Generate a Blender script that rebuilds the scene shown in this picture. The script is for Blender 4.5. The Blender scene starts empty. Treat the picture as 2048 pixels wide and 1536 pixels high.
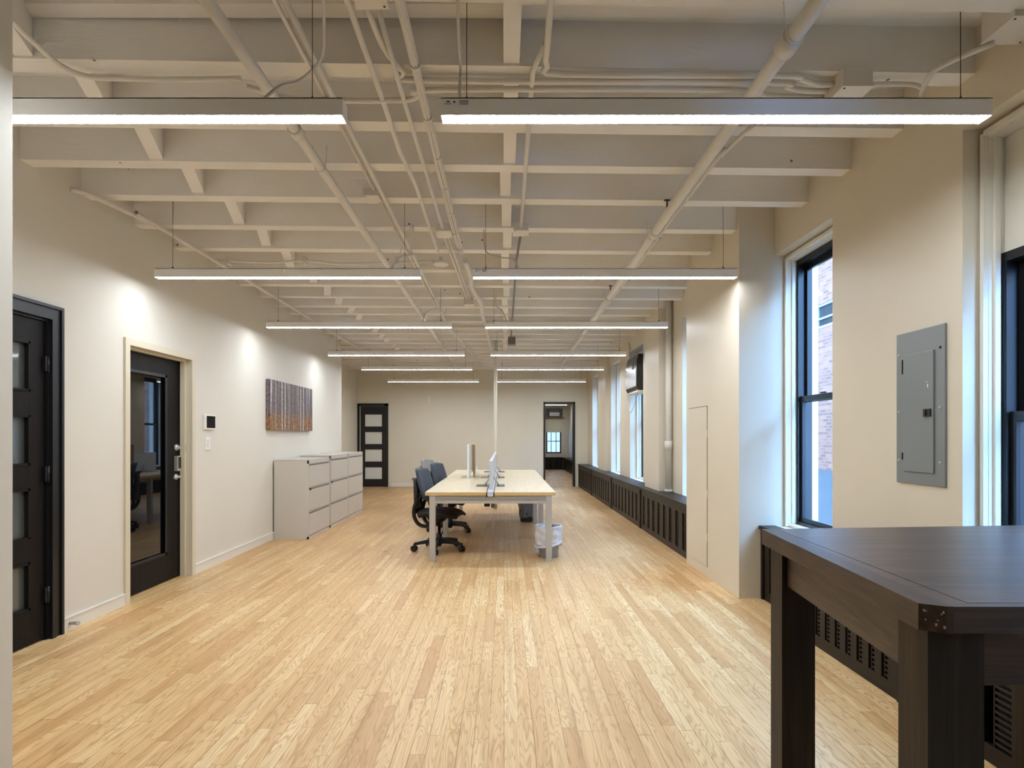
import bpy, bmesh, math, random
from mathutils import Vector, Matrix
random.seed(7)
PI = math.pi
S = bpy.context.scene
COL = S.collection
F = 1120.0; VU = 1008.0; VV = 873.0; EYE = 1.35      # focal length in pixels, vanishing point, eye height

# ------------------------------------------------------------------ camera
cam_d = bpy.data.cameras.new('camera')
cam = bpy.data.objects.new('camera', cam_d); COL.objects.link(cam)
cam.location = (0, 0, EYE); cam.rotation_euler = (PI/2, 0, 0)
cam_d.sensor_fit = 'HORIZONTAL'; cam_d.sensor_width = 36.0; cam_d.lens = F/2048*36
cam_d.shift_x = (1024-VU)/2048; cam_d.shift_y = (VV-768)/2048
cam_d.clip_start = 0.05; cam_d.clip_end = 200
S.camera = cam

# ------------------------------------------------------------------ world, exposure
SKY = 19.0           # sky strength
LAMP = 34.0         # strip light strength
w = bpy.data.worlds.new('sky'); S.world = w; w.use_nodes = True
bg = w.node_tree.nodes['Background']
bg.inputs[0].default_value = (0.24, 0.50, 0.95, 1); bg.inputs[1].default_value = SKY
S.view_settings.view_transform = 'Standard'; S.view_settings.look = 'None'
S.view_settings.exposure = 0.70; S.view_settings.gamma = 1.0
S.view_settings.use_curve_mapping = False

# ------------------------------------------------------------------ helpers
def lin(c):
    f = lambda v: v/12.92 if v <= 0.04045 else ((v+0.055)/1.055)**2.4
    return (f(c[0]/255), f(c[1]/255), f(c[2]/255), 1)

def cz(u, v, z):                       # point at height z seen at pixel u, v
    d = (z-EYE)*F/(VV-v)
    return ((u-VU)*d/F, d, z)
def at(u, v, d):                       # point at depth d seen at pixel u, v
    return ((u-VU)*d/F, d, EYE-(v-VV)*d/F)

class N:
    """small node-tree writer"""
    def __init__(s, name):
        s.m = bpy.data.materials.new(name); s.m.use_nodes = True
        s.t = s.m.node_tree; s.b = s.t.nodes['Principled BSDF']; s.out = s.t.nodes['Material Output']
    def n(s, kind, **kw):
        o = s.t.nodes.new(kind)
        for k, v in kw.items(): setattr(o, k, v)
        return o
    def put(s, sock, val):
        if isinstance(val, bpy.types.NodeSocket): s.t.links.new(val, sock)
        else: sock.default_value = val
    def math(s, op, a, b=0.0, c=0.0):
        o = s.n('ShaderNodeMath', operation=op)
        s.put(o.inputs[0], a); s.put(o.inputs[1], b); s.put(o.inputs[2], c)
        return o.outputs[0]
    def mix(s, fac, a, b, mode='MIX'):
        o = s.n('ShaderNodeMix', data_type='RGBA', blend_type=mode)
        s.put(o.inputs[0], fac); s.put(o.inputs[6], a); s.put(o.inputs[7], b)
        return o.outputs[2]
    def coord(s, scale=(1,1,1), loc=(0,0,0)):
        c = s.n('ShaderNodeTexCoord'); mp = s.n('ShaderNodeMapping')
        s.t.links.new(c.outputs['Object'], mp.inputs[0])
        mp.inputs['Scale'].default_value = scale; mp.inputs['Location'].default_value = loc
        return mp.outputs[0]
    def noise(s, vec, scale=5, detail=2, rough=0.5, dist=0.0, out=0):
        o = s.n('ShaderNodeTexNoise'); s.t.links.new(vec, o.inputs['Vector'])
        o.inputs['Scale'].default_value = scale; o.inputs['Detail'].default_value = detail
        o.inputs['Roughness'].default_value = rough; o.inputs['Distortion'].default_value = dist
        return o.outputs[out]
    def ramp(s, fac, stops):
        o = s.n('ShaderNodeValToRGB'); s.t.links.new(fac, o.inputs[0])
        e = o.color_ramp.elements
        e[0].position, e[0].color = stops[0]; e[1].position, e[1].color = stops[-1]
        for p, c in stops[1:-1]:
            k = e.new(p); k.color = c
        return o.outputs[0]
    def bump(s, h, strength=0.2, dist=0.01):
        o = s.n('ShaderNodeBump'); o.inputs['Strength'].default_value = strength
        o.inputs['Distance'].default_value = dist; s.t.links.new(h, o.inputs['Height'])
        s.t.links.new(o.outputs[0], s.b.inputs['Normal'])

def paint(name, rgb, rough=0.6, bump=0.15, scale=160, var=0.03, metal=0.0, spec=0.5, coat=0.0):
    g = N(name); c = lin(rgb); v = g.coord()
    n = g.noise(v, 1.3, 3)
    lo = tuple(x*(1-var*1.5) for x in c[:3])+(1,); hi = tuple(min(1, x*(1+var)) for x in c[:3])+(1,)
    g.put(g.b.inputs['Base Color'], g.ramp(n, [(0.3, lo), (0.7, hi)]))
    g.b.inputs['Roughness'].default_value = rough; g.b.inputs['Metallic'].default_value = metal
    g.b.inputs['Specular IOR Level'].default_value = spec
    g.b.inputs['Coat Weight'].default_value = coat; g.b.inputs['Coat Roughness'].default_value = 0.05
    if bump: g.bump(g.noise(v, scale, 2), bump, 0.002)
    return g.m

def emis(name, rgb, strength):
    g = N(name); g.t.nodes.remove(g.b)
    e = g.n('ShaderNodeEmission'); e.inputs[0].default_value = rgb; e.inputs[1].default_value = strength
    g.t.links.new(e.outputs[0], g.out.inputs[0]); return g.m

def glass(name, tint=(0.93, 0.97, 1.0, 1), refl=1.0):
    g = N(name); g.t.nodes.remove(g.b)
    a = g.n('ShaderNodeBsdfTransparent'); a.inputs[0].default_value = tint
    b = g.n('ShaderNodeBsdfGlossy'); b.inputs['Roughness'].default_value = 0.01
    f = g.n('ShaderNodeFresnel'); f.inputs[0].default_value = 1.35
    q = g.n('ShaderNodeNewGeometry')
    m = g.n('ShaderNodeMixShader'); g.t.links.new(g.math('MULTIPLY', f.outputs[0], g.math('SUBTRACT', 1.0, q.outputs['Backfacing'])), m.inputs[0])
    g.t.links.new(a.outputs[0], m.inputs[1]); g.t.links.new(b.outputs[0], m.inputs[2])
    g.t.links.new(m.outputs[0], g.out.inputs[0]); return g.m

def wood(name, dark, light, axis=0, rough=0.4, scale=1.0, coat=0.0, bump=0.2, spec=0.5):
    g = N(name)
    sc = [22*scale]*3; sc[axis] = 1.6*scale
    v = g.coord(tuple(sc))
    n1 = g.noise(v, 1.0, 5, 0.6, 1.2)
    sc2 = [90*scale]*3; sc2[axis] = 3*scale
    n2 = g.noise(g.coord(tuple(sc2)), 1.0, 3)
    f = g.math('ADD', g.math('MULTIPLY', n1, 0.65), g.math('MULTIPLY', n2, 0.35))
    g.put(g.b.inputs['Base Color'], g.ramp(f, [(0.32, lin(dark)), (0.68, lin(light))]))
    g.b.inputs['Roughness'].default_value = rough
    g.b.inputs['Coat Weight'].default_value = coat; g.b.inputs['Coat Roughness'].default_value = 0.18
    g.b.inputs['Specular IOR Level'].default_value = spec
    g.bump(f, bump, 0.003); return g.m

def floor_mat():
    g = N('oak_strip_floor')
    c = g.n('ShaderNodeTexCoord'); s = g.n('ShaderNodeSeparateXYZ'); g.t.links.new(c.outputs['Object'], s.inputs[0])
    W = 0.067
    xr = g.math('DIVIDE', s.outputs[0], W); row = g.math('FLOOR', xr); fx = g.math('FRACT', xr)
    wn = g.n('ShaderNodeTexWhiteNoise', noise_dimensions='1D'); g.put(wn.inputs['W'], row)
    ln = g.math('MULTIPLY_ADD', wn.outputs[0], 0.55, 0.55)
    yo = g.math('MULTIPLY_ADD', wn.outputs[0], 37.3, s.outputs[1])
    yr = g.math('DIVIDE', yo, ln); seg = g.math('FLOOR', yr); fy = g.math('FRACT', yr)
    cmb = g.n('ShaderNodeCombineXYZ'); g.put(cmb.inputs[0], row); g.put(cmb.inputs[1], seg)
    wb = g.n('ShaderNodeTexWhiteNoise', noise_dimensions='2D'); g.t.links.new(cmb.outputs[0], wb.inputs['Vector'])
    base = g.ramp(wb.outputs[0], [(0.0, lin((211, 166, 112))), (0.10, lin((222, 182, 128))), (0.35, lin((231, 193, 136))),
                                  (0.75, lin((238, 204, 148))), (1.0, lin((248, 220, 168)))])
    # grain drawn along each board, shifted per board so that cathedrals do not run across seams
    sx = g.math('MULTIPLY', s.outputs[0], 15.0)
    sy = g.math('MULTIPLY', s.outputs[1], 1.5)
    sh = g.math('MULTIPLY', wb.outputs[0], 57.0)
    cv = g.n('ShaderNodeCombineXYZ'); g.put(cv.inputs[0], g.math('ADD', sx, sh)); g.put(cv.inputs[1], g.math('ADD', sy, sh)); g.put(cv.inputs[2], sh)
    n = g.noise(cv.outputs[0], 0.9, 2, 0.45, 0.4)
    rings = g.math('FRACT', g.math('MULTIPLY', n, 17.0))
    rr = g.math('ABSOLUTE', g.math('SUBTRACT', rings, 0.5))
    line = g.ramp(rr, [(0.0, (1,1,1,1)), (0.26, (0,0,0,1))])
    sv = g.n('ShaderNodeCombineXYZ'); g.put(sv.inputs[0], g.math('MULTIPLY', s.outputs[0], 260.0)); g.put(sv.inputs[1], g.math('MULTIPLY', s.outputs[1], 7.0)); g.put(sv.inputs[2], sh)
    fine = g.noise(sv.outputs[0], 1.0, 3, 0.6)
    base = g.mix(g.math('MULTIPLY', line, 0.62), base, lin((182, 132, 76)), 'MIX')
    base = g.mix(g.math('MULTIPLY', fine, 0.30), base, lin((212, 172, 124)), 'MIX')
    streak = g.noise(g.coord((20, 0.9, 1), (5.0, 2.0, 0)), 1.0, 4, 0.65)
    base = g.mix(g.math('MULTIPLY', g.ramp(streak, [(0.48, (0,0,0,1)), (0.72, (1,1,1,1))]), 0.55), base, lin((184, 136, 82)), 'MIX')
    # foot-worn, browner patches and old scuffs
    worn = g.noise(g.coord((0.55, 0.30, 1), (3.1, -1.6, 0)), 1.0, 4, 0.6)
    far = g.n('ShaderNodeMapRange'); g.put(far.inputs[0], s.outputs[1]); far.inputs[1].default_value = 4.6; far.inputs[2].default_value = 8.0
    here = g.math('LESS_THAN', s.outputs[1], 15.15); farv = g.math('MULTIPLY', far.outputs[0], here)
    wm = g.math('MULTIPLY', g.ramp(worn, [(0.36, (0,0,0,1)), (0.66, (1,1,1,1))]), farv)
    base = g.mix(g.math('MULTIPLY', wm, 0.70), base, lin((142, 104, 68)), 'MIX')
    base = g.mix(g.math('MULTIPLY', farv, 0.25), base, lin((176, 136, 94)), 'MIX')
    kn = g.noise(g.coord((9, 3.0, 1)), 1.0, 1)
    base = g.mix(g.math('MULTIPLY', g.ramp(kn, [(0.76, (0,0,0,1)), (0.82, (1,1,1,1))]), 0.5), base, lin((110, 74, 42)), 'MIX')
    # seams
    e1 = g.math('MINIMUM', fx, g.math('SUBTRACT', 1.0, fx))
    e2 = g.math('MULTIPLY', g.math('MINIMUM', fy, g.math('SUBTRACT', 1.0, fy)), g.math('DIVIDE', ln, W))
    e = g.math('MINIMUM', e1, e2)
    gap = g.ramp(e, [(0.008, (1,1,1,1)), (0.03, (0,0,0,1))])
    gapn = g.math('MULTIPLY', gap, g.ramp(g.noise(g.coord((15, 0.6, 1)), 1, 2), [(0.35, (0.25,0.25,0.25,1)), (0.65, (0.9,0.9,0.9,1))]))
    base = g.mix(gapn, base, lin((104, 72, 42)), 'MIX')
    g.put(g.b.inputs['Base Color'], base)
    g.put(g.b.inputs['Roughness'], g.math('MULTIPLY_ADD', fine, 0.2, 0.30))
    g.b.inputs['Specular IOR Level'].default_value = 0.35
    h = g.math('SUBTRACT', 1.0, gap); g.bump(g.math('ADD', h, g.math('MULTIPLY', rings, 0.06)), 0.25, 0.001)
    return g.m

def forest_mat():
    g = N('birch_forest_print')
    c = g.n('ShaderNodeTexCoord'); s = g.n('ShaderNodeSeparateXYZ'); g.t.links.new(c.outputs['Object'], s.inputs[0])
    y, z = g.math('ADD', s.outputs[1], s.outputs[0]), s.outputs[2]
    def stripes(fr, wob, seed):
        cc = g.n('ShaderNodeCombineXYZ'); g.put(cc.inputs[0], g.math('MULTIPLY', y, fr)); g.put(cc.inputs[1], g.math('MULTIPLY', z, wob)); cc.inputs[2].default_value = seed
        return g.noise(cc.outputs[0], 1.0, 1, 0.4)
    bark = g.noise(g.coord((40, 40, 25)), 1.0, 3, 0.7)
    backg = g.ramp(bark, [(0.35, lin((54, 46, 50))), (0.65, lin((122, 110, 116)))])
    a = g.ramp(stripes(20, 0.35, 1.0), [(0.57, (0,0,0,1)), (0.60, (1,1,1,1))])
    b = g.ramp(stripes(38, 0.5, 6.0), [(0.57, (0,0,0,1)), (0.62, (1,1,1,1))])
    d = g.ramp(stripes(46, 0.6, 12.0), [(0.60, (0,0,0,1)), (0.64, (1,1,1,1))])
    tr = g.ramp(bark, [(0.4, lin((168, 156, 150))), (0.6, lin((222, 214, 208)))])
    col = g.mix(g.math('MULTIPLY', d, 0.85), backg, lin((42, 36, 36)))
    col = g.mix(g.math('MULTIPLY', b, 0.7), col, lin((160, 146, 140)))
    leaf = g.noise(g.coord((26, 26, 26)), 1.0, 4, 0.7)
    lm = g.math('ADD', g.math('MULTIPLY', z, -5.2), g.math('MULTIPLY', leaf, 2.2))
    under = g.ramp(lm, [(0.9, (0,0,0,1)), (1.0, (1,1,1,1))])
    lm2 = g.math('MULTIPLY_ADD', z, -7.0, g.math('MULTIPLY', leaf, 2.0))
    lc = g.mix(g.ramp(lm2, [(0.4, (0,0,0,1)), (1.0, (1,1,1,1))]), lin((160, 96, 58)), g.ramp(leaf, [(0.4, lin((90, 66, 40))), (0.6, lin((172, 122, 72)))]))
    ufac = g.ramp(g.math('ADD', g.math('MULTIPLY', z, -2.4), g.math('MULTIPLY', leaf, 0.9)), [(0.62, (0,0,0,1)), (0.86, (1,1,1,1))])
    col = g.mix(g.math('MULTIPLY', ufac, 0.85), col, lc)
    col = g.mix(a, col, tr)
    grass = g.ramp(g.math('ADD', g.math('MULTIPLY', z, -3.4), g.math('MULTIPLY', leaf, 0.6)), [(1.16, (0,0,0,1)), (1.30, (1,1,1,1))])
    col = g.mix(grass, col, g.ramp(leaf, [(0.4, lin((96, 84, 50))), (0.6, lin((170, 144, 86)))]))
    g.put(g.b.inputs['Base Color'], col); g.b.inputs['Roughness'].default_value = 0.5
    return g.m

def brick_mat():
    g = N('pale_brick')
    c = g.n('ShaderNodeTexCoord'); s = g.n('ShaderNodeSeparateXYZ'); g.t.links.new(c.outputs['Object'], s.inputs[0])
    cc = g.n('ShaderNodeCombineXYZ'); g.put(cc.inputs[0], s.outputs[1]); g.put(cc.inputs[1], s.outputs[2])
    b = g.n('ShaderNodeTexBrick'); g.t.links.new(cc.outputs[0], b.inputs['Vector'])
    b.inputs['Color1'].default_value = lin((128, 78, 52)); b.inputs['Color2'].default_value = lin((92, 52, 34)); b.inputs['Mortar'].default_value = lin((120, 80, 58))
    b.inputs['Scale'].default_value = 1.0; b.inputs['Brick Width'].default_value = 0.3; b.inputs['Row Height'].default_value = 0.1; b.inputs['Mortar Size'].default_value = 0.012
    g.put(g.b.inputs['Base Color'], b.outputs[0]); g.b.inputs['Roughness'].default_value = 0.9
    return g.m

M = {}
M['wall'] = paint('warm_white_wall_paint', (226, 221, 209), 0.55, 0.25, 220, 0.015, spec=0.25)
M['wall_tan'] = paint('cream_wall_paint', (222, 211, 190), 0.45, 0.25, 200, 0.02, spec=0.35)
M['wall_far'] = paint('grey_cream_wall_paint', (226, 219, 200), 0.5, 0.25, 200, 0.02, spec=0.3)
M['joist'] = paint('white_joist_paint', (242, 238, 232), 0.65, 0.5, 60, 0.05, spec=0.3)
def joist_mat():
    g = N('white_joist_paint'); v = g.coord(); n = g.noise(v, 1.3, 3)
    c = g.ramp(n, [(0.3, lin((236, 231, 224))), (0.7, lin((244, 240, 234)))])
    vo = g.n('ShaderNodeTexVoronoi'); vo.inputs['Scale'].default_value = 4.2; g.t.links.new(v, vo.inputs['Vector'])
    dots = g.ramp(vo.outputs['Distance'], [(0.030, (1,1,1,1)), (0.045, (0,0,0,1))])
    g.put(g.b.inputs['Base Color'], g.mix(g.math('MULTIPLY', dots, 0.85), c, lin((70, 58, 48))))
    g.b.inputs['Roughness'].default_value = 0.65; g.b.inputs['Specular IOR Level'].default_value = 0.3
    g.bump(g.noise(g.coord((14, 60, 60)), 1.0, 4), 0.5, 0.004); return g.m
M['joist'] = joist_mat()
M['deck'] = paint('ceiling_deck_paint', (240, 236, 230), 0.75, 0.4, 60, 0.05, spec=0.3)
M['pipe'] = paint('white_pipe_paint', (226, 220, 210), 0.4, 0.25, 90, 0.03)
M['trim'] = paint('cream_trim_paint', (222, 212, 188), 0.35, 0.1, 120, 0.02)
M['trim_white'] = paint('white_trim_paint', (234, 229, 215), 0.35, 0.1, 120, 0.02)
M['base'] = paint('white_baseboard_paint', (236, 232, 222), 0.4, 0.1, 120, 0.01)
M['floor'] = floor_mat()
M['black'] = paint('black_frame_paint', (20, 21, 24), 0.35, 0.1, 120, 0.05)
M['door'] = wood('espresso_door_wood', (16, 13, 13), (30, 25, 24), 2, 0.5, 0.7, 0.0, 0.1, 0.2)
M['casing'] = paint('black_casing_paint', (19, 20, 24), 0.4, 0.1, 100, 0.05)
M['rad'] = wood('espresso_radiator_wood', (20, 14, 11), (38, 28, 22), 1, 0.42, 0.8, 0.0, 0.1, 0.3)
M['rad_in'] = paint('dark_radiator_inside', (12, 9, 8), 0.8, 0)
M['frost'] = paint('frosted_grey_glass', (84, 91, 89), 0.3, 0, coat=1.0)
M['frost_lit'] = paint('frosted_glass_lit', (226, 228, 220), 0.25, 0, coat=0.5)  # lit copy of the frosted glass, brightness put into the colour
M['darkglass'] = paint('door_glass_dark_room', (8, 11, 14), 0.02, 0, spec=0.9)  # near-black colour stands in for the unlit room behind the pane
M['glass'] = glass('window_glass')
M['steel'] = paint('brushed_steel', (205, 205, 202), 0.32, 0, metal=0.6)
M['grey_steel'] = paint('grey_painted_steel', (128, 133, 133), 0.33, 0.15, 60, 0.04)
M['silver'] = paint('silver_powder_coat', (196, 194, 190), 0.38, 0.05, 200, 0.01, metal=0.35)
M['silver_dark'] = paint('dull_silver_beam', (160, 157, 152), 0.42, 0, metal=0.35)
M['birch'] = wood('birch_desk_laminate', (226, 208, 170), (240, 226, 194), 1, 0.28, 0.7, 0.15, 0.03)
M['birch_edge'] = wood('birch_ply_edge', (196, 160, 100), (222, 190, 134), 0, 0.5, 1.2, 0, 0.1)
M['cab'] = paint('grey_beige_cabinet_paint', (203, 196, 185), 0.36, 0.1, 300, 0.01)
M['cab_dark'] = paint('cabinet_recess_grey', (120, 115, 108), 0.5, 0)
M['white'] = paint('white_plastic', (238, 238, 236), 0.35, 0, var=0.01)
M['screen_black'] = paint('black_glossy_screen', (8, 8, 9), 0.08, 0)
M['housing'] = paint('matt_white_light_housing', (242, 240, 236), 0.45, 0, var=0.01)
M['lamp'] = emis('lit_diffuser', (1.0, 1.08, 1.18, 1), LAMP)
M['cable'] = paint('grey_flexible_cable', (206, 202, 194), 0.45, 0.6, 240)
M['wire'] = paint('dark_steel_wire', (62, 56, 50), 0.4, 0, metal=0.7)
M['dk_metal'] = paint('galvanised_grey_conduit', (128, 122, 114), 0.4, 0.1, metal=0.5)
M['chair'] = paint('black_chair_plastic', (16, 16, 18), 0.42, 0.1, 200)
M['chair_fab'] = paint('black_chair_fabric', (22, 21, 22), 0.75, 0.4, 700)
M['mesh_blue'] = paint('blue_grey_chair_mesh', (66, 76, 90), 0.6, 0.4, 900)
M['mesh_lit'] = paint('lit_chair_mesh', (150, 148, 142), 0.6, 0.4, 900)  # farthest chair's mesh, with reflected light put into the pale colour
M['bag'] = paint('white_bin_liner', (226, 230, 238), 0.35, 0.9, 30)
M['bin'] = paint('silver_grey_bin', (150, 154, 160), 0.35, 0, metal=0.5)
M['bin_dark'] = paint('charcoal_bin', (52, 54, 60), 0.5, 0)
M['bag_grey'] = paint('grey_translucent_liner', (128, 132, 140), 0.35, 0.9, 30)
M['divider'] = paint('pale_grey_divider', (206, 210, 220), 0.4, 0, var=0.01)
M['acrylic'] = glass('clear_acrylic', (0.95, 0.96, 0.95, 1))
M['brown'] = paint('brown_board_edge', (150, 120, 92), 0.6, 0.1)
M['tbl_x'] = wood('espresso_table_wood_across', (44, 32, 24), (96, 74, 56), 0, 0.38, 1.0, 0.1, 0.35, 0.4)
M['tbl_y'] = wood('espresso_table_wood_along', (42, 31, 23), (86, 65, 48), 1, 0.42, 1.0, 0.05, 0.3, 0.4)
M['tbl_z'] = wood('espresso_table_leg_wood', (32, 25, 18), (62, 49, 34), 2, 0.5, 0.9, 0.0, 0.3, 0.2)
M['chip'] = paint('bare_wood_chips', (190, 150, 130), 0.6, 0)
M['art'] = forest_mat()
M['brick'] = brick_mat()
M['fac_glass'] = paint('facade_window_glass', (26, 26, 26), 0.1, 0)
M['roofing'] = paint('blue_grey_shingles', (44, 38, 34), 0.8, 0.9, 12, 0.12)
M['shade'] = paint('cream_roller_shade', (232, 224, 204), 0.8, 0)
def shade_mat():
    g = N('cream_roller_shade'); d = g.n('ShaderNodeBsdfTranslucent'); d.inputs[0].default_value = lin((236, 220, 190))
    f = g.n('ShaderNodeBsdfDiffuse'); f.inputs[0].default_value = lin((232, 224, 204)); m = g.n('ShaderNodeMixShader'); m.inputs[0].default_value = 0.7
    g.t.links.new(d.outputs[0], m.inputs[1]); g.t.links.new(f.outputs[0], m.inputs[2]); g.t.links.new(m.outputs[0], g.out.inputs[0]); g.t.nodes.remove(g.b); return g.m
M['shade'] = shade_mat()
M['ext2'] = paint('sky_block_render', (120, 104, 92), 0.8, 0.1, 40)
M['ext'] = paint('pale_exterior_render', (150, 130, 110), 0.8, 0.2, 60)
M['black_plastic'] = paint('glossy_black_plastic', (12, 12, 13), 0.25, 0)
M['ac_silver'] = paint('silver_grille_plastic', (186, 184, 182), 0.3, 0.1, var=0.02, metal=0.3)

class MB:
    def __init__(s): s.v = []; s.f = []; s.sm = []
    def add(s, vs, fs, smooth=False):
        k = len(s.v); s.v += [tuple(p) for p in vs]
        s.f += [tuple(k+i for i in f) for f in fs]; s.sm += [smooth]*len(fs); return s
    def box(s, x0, x1, y0, y1, z0, z1, b=0.0):
        x0, x1 = min(x0, x1), max(x0, x1); y0, y1 = min(y0, y1), max(y0, y1); z0, z1 = min(z0, z1), max(z0, z1)
        if b <= 0:
            return s.add([(x0,y0,z0),(x1,y0,z0),(x1,y1,z0),(x0,y1,z0),(x0,y0,z1),(x1,y0,z1),(x1,y1,z1),(x0,y1,z1)],
                         [(0,3,2,1),(4,5,6,7),(0,1,5,4),(1,2,6,5),(2,3,7,6),(3,0,4,7)])
        bm = bmesh.new(); r = bmesh.ops.create_cube(bm, size=1)
        for vv in bm.verts: vv.co = Vector(((x0+x1)/2+vv.co.x*(x1-x0), (y0+y1)/2+vv.co.y*(y1-y0), (z0+z1)/2+vv.co.z*(z1-z0)))
        bmesh.ops.bevel(bm, geom=bm.edges[:], offset=min(b, (x1-x0)*.45, (y1-y0)*.45, (z1-z0)*.45), segments=2, affect='EDGES', profile=0.7)
        bm.verts.index_update()
        s.add([vv.co[:] for vv in bm.verts], [[q.index for q in f.verts] for f in bm.faces]); bm.free(); return s
    def prism(s, poly, z0, z1, axis='z'):
        n = len(poly)
        def P(a, b, c): return {'z': (a, b, c), 'y': (a, c, b), 'x': (c, a, b)}[axis]
        vs = [P(a, b, z0) for a, b in poly]+[P(a, b, z1) for a, b in poly]
        fs = [tuple(range(n-1, -1, -1)), tuple(range(n, 2*n))]+[(i, (i+1) % n, n+(i+1) % n, n+i) for i in range(n)]
        return s.add(vs, fs)
    def tube(s, pts, r, seg=10, curve=0, r1=None):
        pts = [Vector(p) for p in pts]
        if curve:
            P = [pts[0]*2-pts[1]]+pts+[pts[-1]*2-pts[-2]]; q = []
            for i in range(1, len(P)-2):
                for k in range(curve):
                    t = k/curve; a, b, c, d = P[i-1], P[i], P[i+1], P[i+2]
                    q.append(0.5*((2*b)+(c-a)*t+(2*a-5*b+4*c-d)*t*t+(3*b-a-3*c+d)*t**3))
            q.append(pts[-1]); pts = q
        n = len(pts); vs = []; up = None
        for i, p in enumerate(pts):
            t = (pts[min(i+1, n-1)]-pts[max(i-1, 0)]).normalized()
            if up is None:
                up = Vector((0,0,1)) if abs(t.z) < 0.9 else Vector((1,0,0))
            a = (up-t*up.dot(t)).normalized(); b = t.cross(a); up = a
            rr = r if r1 is None else r+(r1-r)*i/(n-1)
            for k in range(seg):
                an = 2*PI*k/seg; vs.append(p+a*math.cos(an)*rr+b*math.sin(an)*rr)
        fs = [(i*seg+k, i*seg+(k+1) % seg, (i+1)*seg+(k+1) % seg, (i+1)*seg+k) for i in range(n-1) for k in range(seg)]
        s.add(vs, fs, True)
        k0 = len(s.v)-len(vs)
        s.f += [tuple(k0+k for k in range(seg-1, -1, -1)), tuple(k0+(n-1)*seg+k for k in range(seg))]; s.sm += [False]*2
        return s
    def lathe(s, prof, c=(0,0,0), seg=24, sy=1.0, axis='z'):
        vs = []
        for r, h in prof:
            for k in range(seg):
                a = 2*PI*k/seg
                if axis == 'z': vs.append((c[0]+r*math.cos(a), c[1]+r*sy*math.sin(a), c[2]+h))
                elif axis == 'x': vs.append((c[0]+h, c[1]+r*math.cos(a), c[2]+r*math.sin(a)))
                else: vs.append((c[0]+r*math.cos(a), c[1]+h, c[2]+r*math.sin(a)))
        n = len(prof)
        fs = [(i*seg+k, i*seg+(k+1) % seg, (i+1)*seg+(k+1) % seg, (i+1)*seg+k) for i in range(n-1) for k in range(seg)]
        s.add(vs, fs, True)
        k0 = len(s.v)-len(vs)
        s.f += [tuple(k0+k for k in range(seg-1, -1, -1)), tuple(k0+(n-1)*seg+k for k in range(seg))]; s.sm += [False]*2
        return s
    def grid(s, fn, nu, nv, th=None, smooth=True):
        """fn(u, v) -> front point and (with th) back point: a closed shell"""
        A = [fn(i/nu, j/nv) for j in range(nv+1) for i in range(nu+1)]
        fr = [a[0] for a in A]; bk = [a[1] for a in A]; k = len(fr); w_ = nu+1
        fs = []
        for j in range(nv):
            for i in range(nu):
                a = j*w_+i; fs.append((a, a+1, a+1+w_, a+w_)); fs.append((k+a, k+a+w_, k+a+1+w_, k+a+1))
        for i in range(nu):
            fs.append((i, k+i, k+i+1, i+1)); a = nv*w_+i; fs.append((a, a+1, k+a+1, k+a))
        for j in range(nv):
            a = j*w_; fs.append((a, a+w_, k+a+w_, k+a)); a = j*w_+nu; fs.append((a, k+a, k+a+w_, a+w_))
        return s.add(fr+bk, fs, smooth)
    def build(s, name, mat, parent=None, local=False):
        off = Vector((0,0,0))
        if parent is not None and not local:
            p = parent
            while p is not None: off += p.location; p = p.parent
        me = bpy.data.meshes.new(name); me.from_pydata([tuple(Vector(v)-off) for v in s.v], [], s.f)
        me.polygons.foreach_set('use_smooth', s.sm)
        bm = bmesh.new(); bm.from_mesh(me); bmesh.ops.recalc_face_normals(bm, faces=bm.faces[:]); bm.to_mesh(me); bm.free()
        me.materials.append(M[mat] if isinstance(mat, str) else mat); me.update()
        o = bpy.data.objects.new(name, me); COL.objects.link(o)
        if parent is not None: o.parent = parent
        return o

def tag(o, label=None, cat=None, group=None, kind=None):
    if label: o['label'] = label
    if cat: o['category'] = cat
    if group: o['group'] = group
    if kind: o['kind'] = kind
    return o
def thing(name, label, cat, loc, group=None, rz=0.0):
    o = bpy.data.objects.new(name, None); COL.objects.link(o); o.empty_display_size = 0.1
    o.location = loc; o.rotation_euler = (0, 0, rz); return tag(o, label, cat, group)
def struct(name, mb, mat, label=None):
    o = mb.build(name, mat); return tag(o, label, None, None, 'structure')
def structe(name, loc):
    o = bpy.data.objects.new(name, None); COL.objects.link(o); o.location = loc; o['kind'] = 'structure'; return o
def box(*a, **k): return MB().box(*a, **k)

# ------------------------------------------------------------------ room shell
XL, XR, XO, XRAD = -3.04, 2.26, 2.58, 2.01
YF = 15.1; ZJ = 3.09; ZD = 3.31; HEAD = 2.86
struct('floor', box(-4.4, 3.0, -3.2, 24.0, -0.12, 0), 'floor')
struct('ceiling', box(-4.4, 2.9, -3.2, YF+0.25, ZD, ZD+0.15), 'deck')
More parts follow.
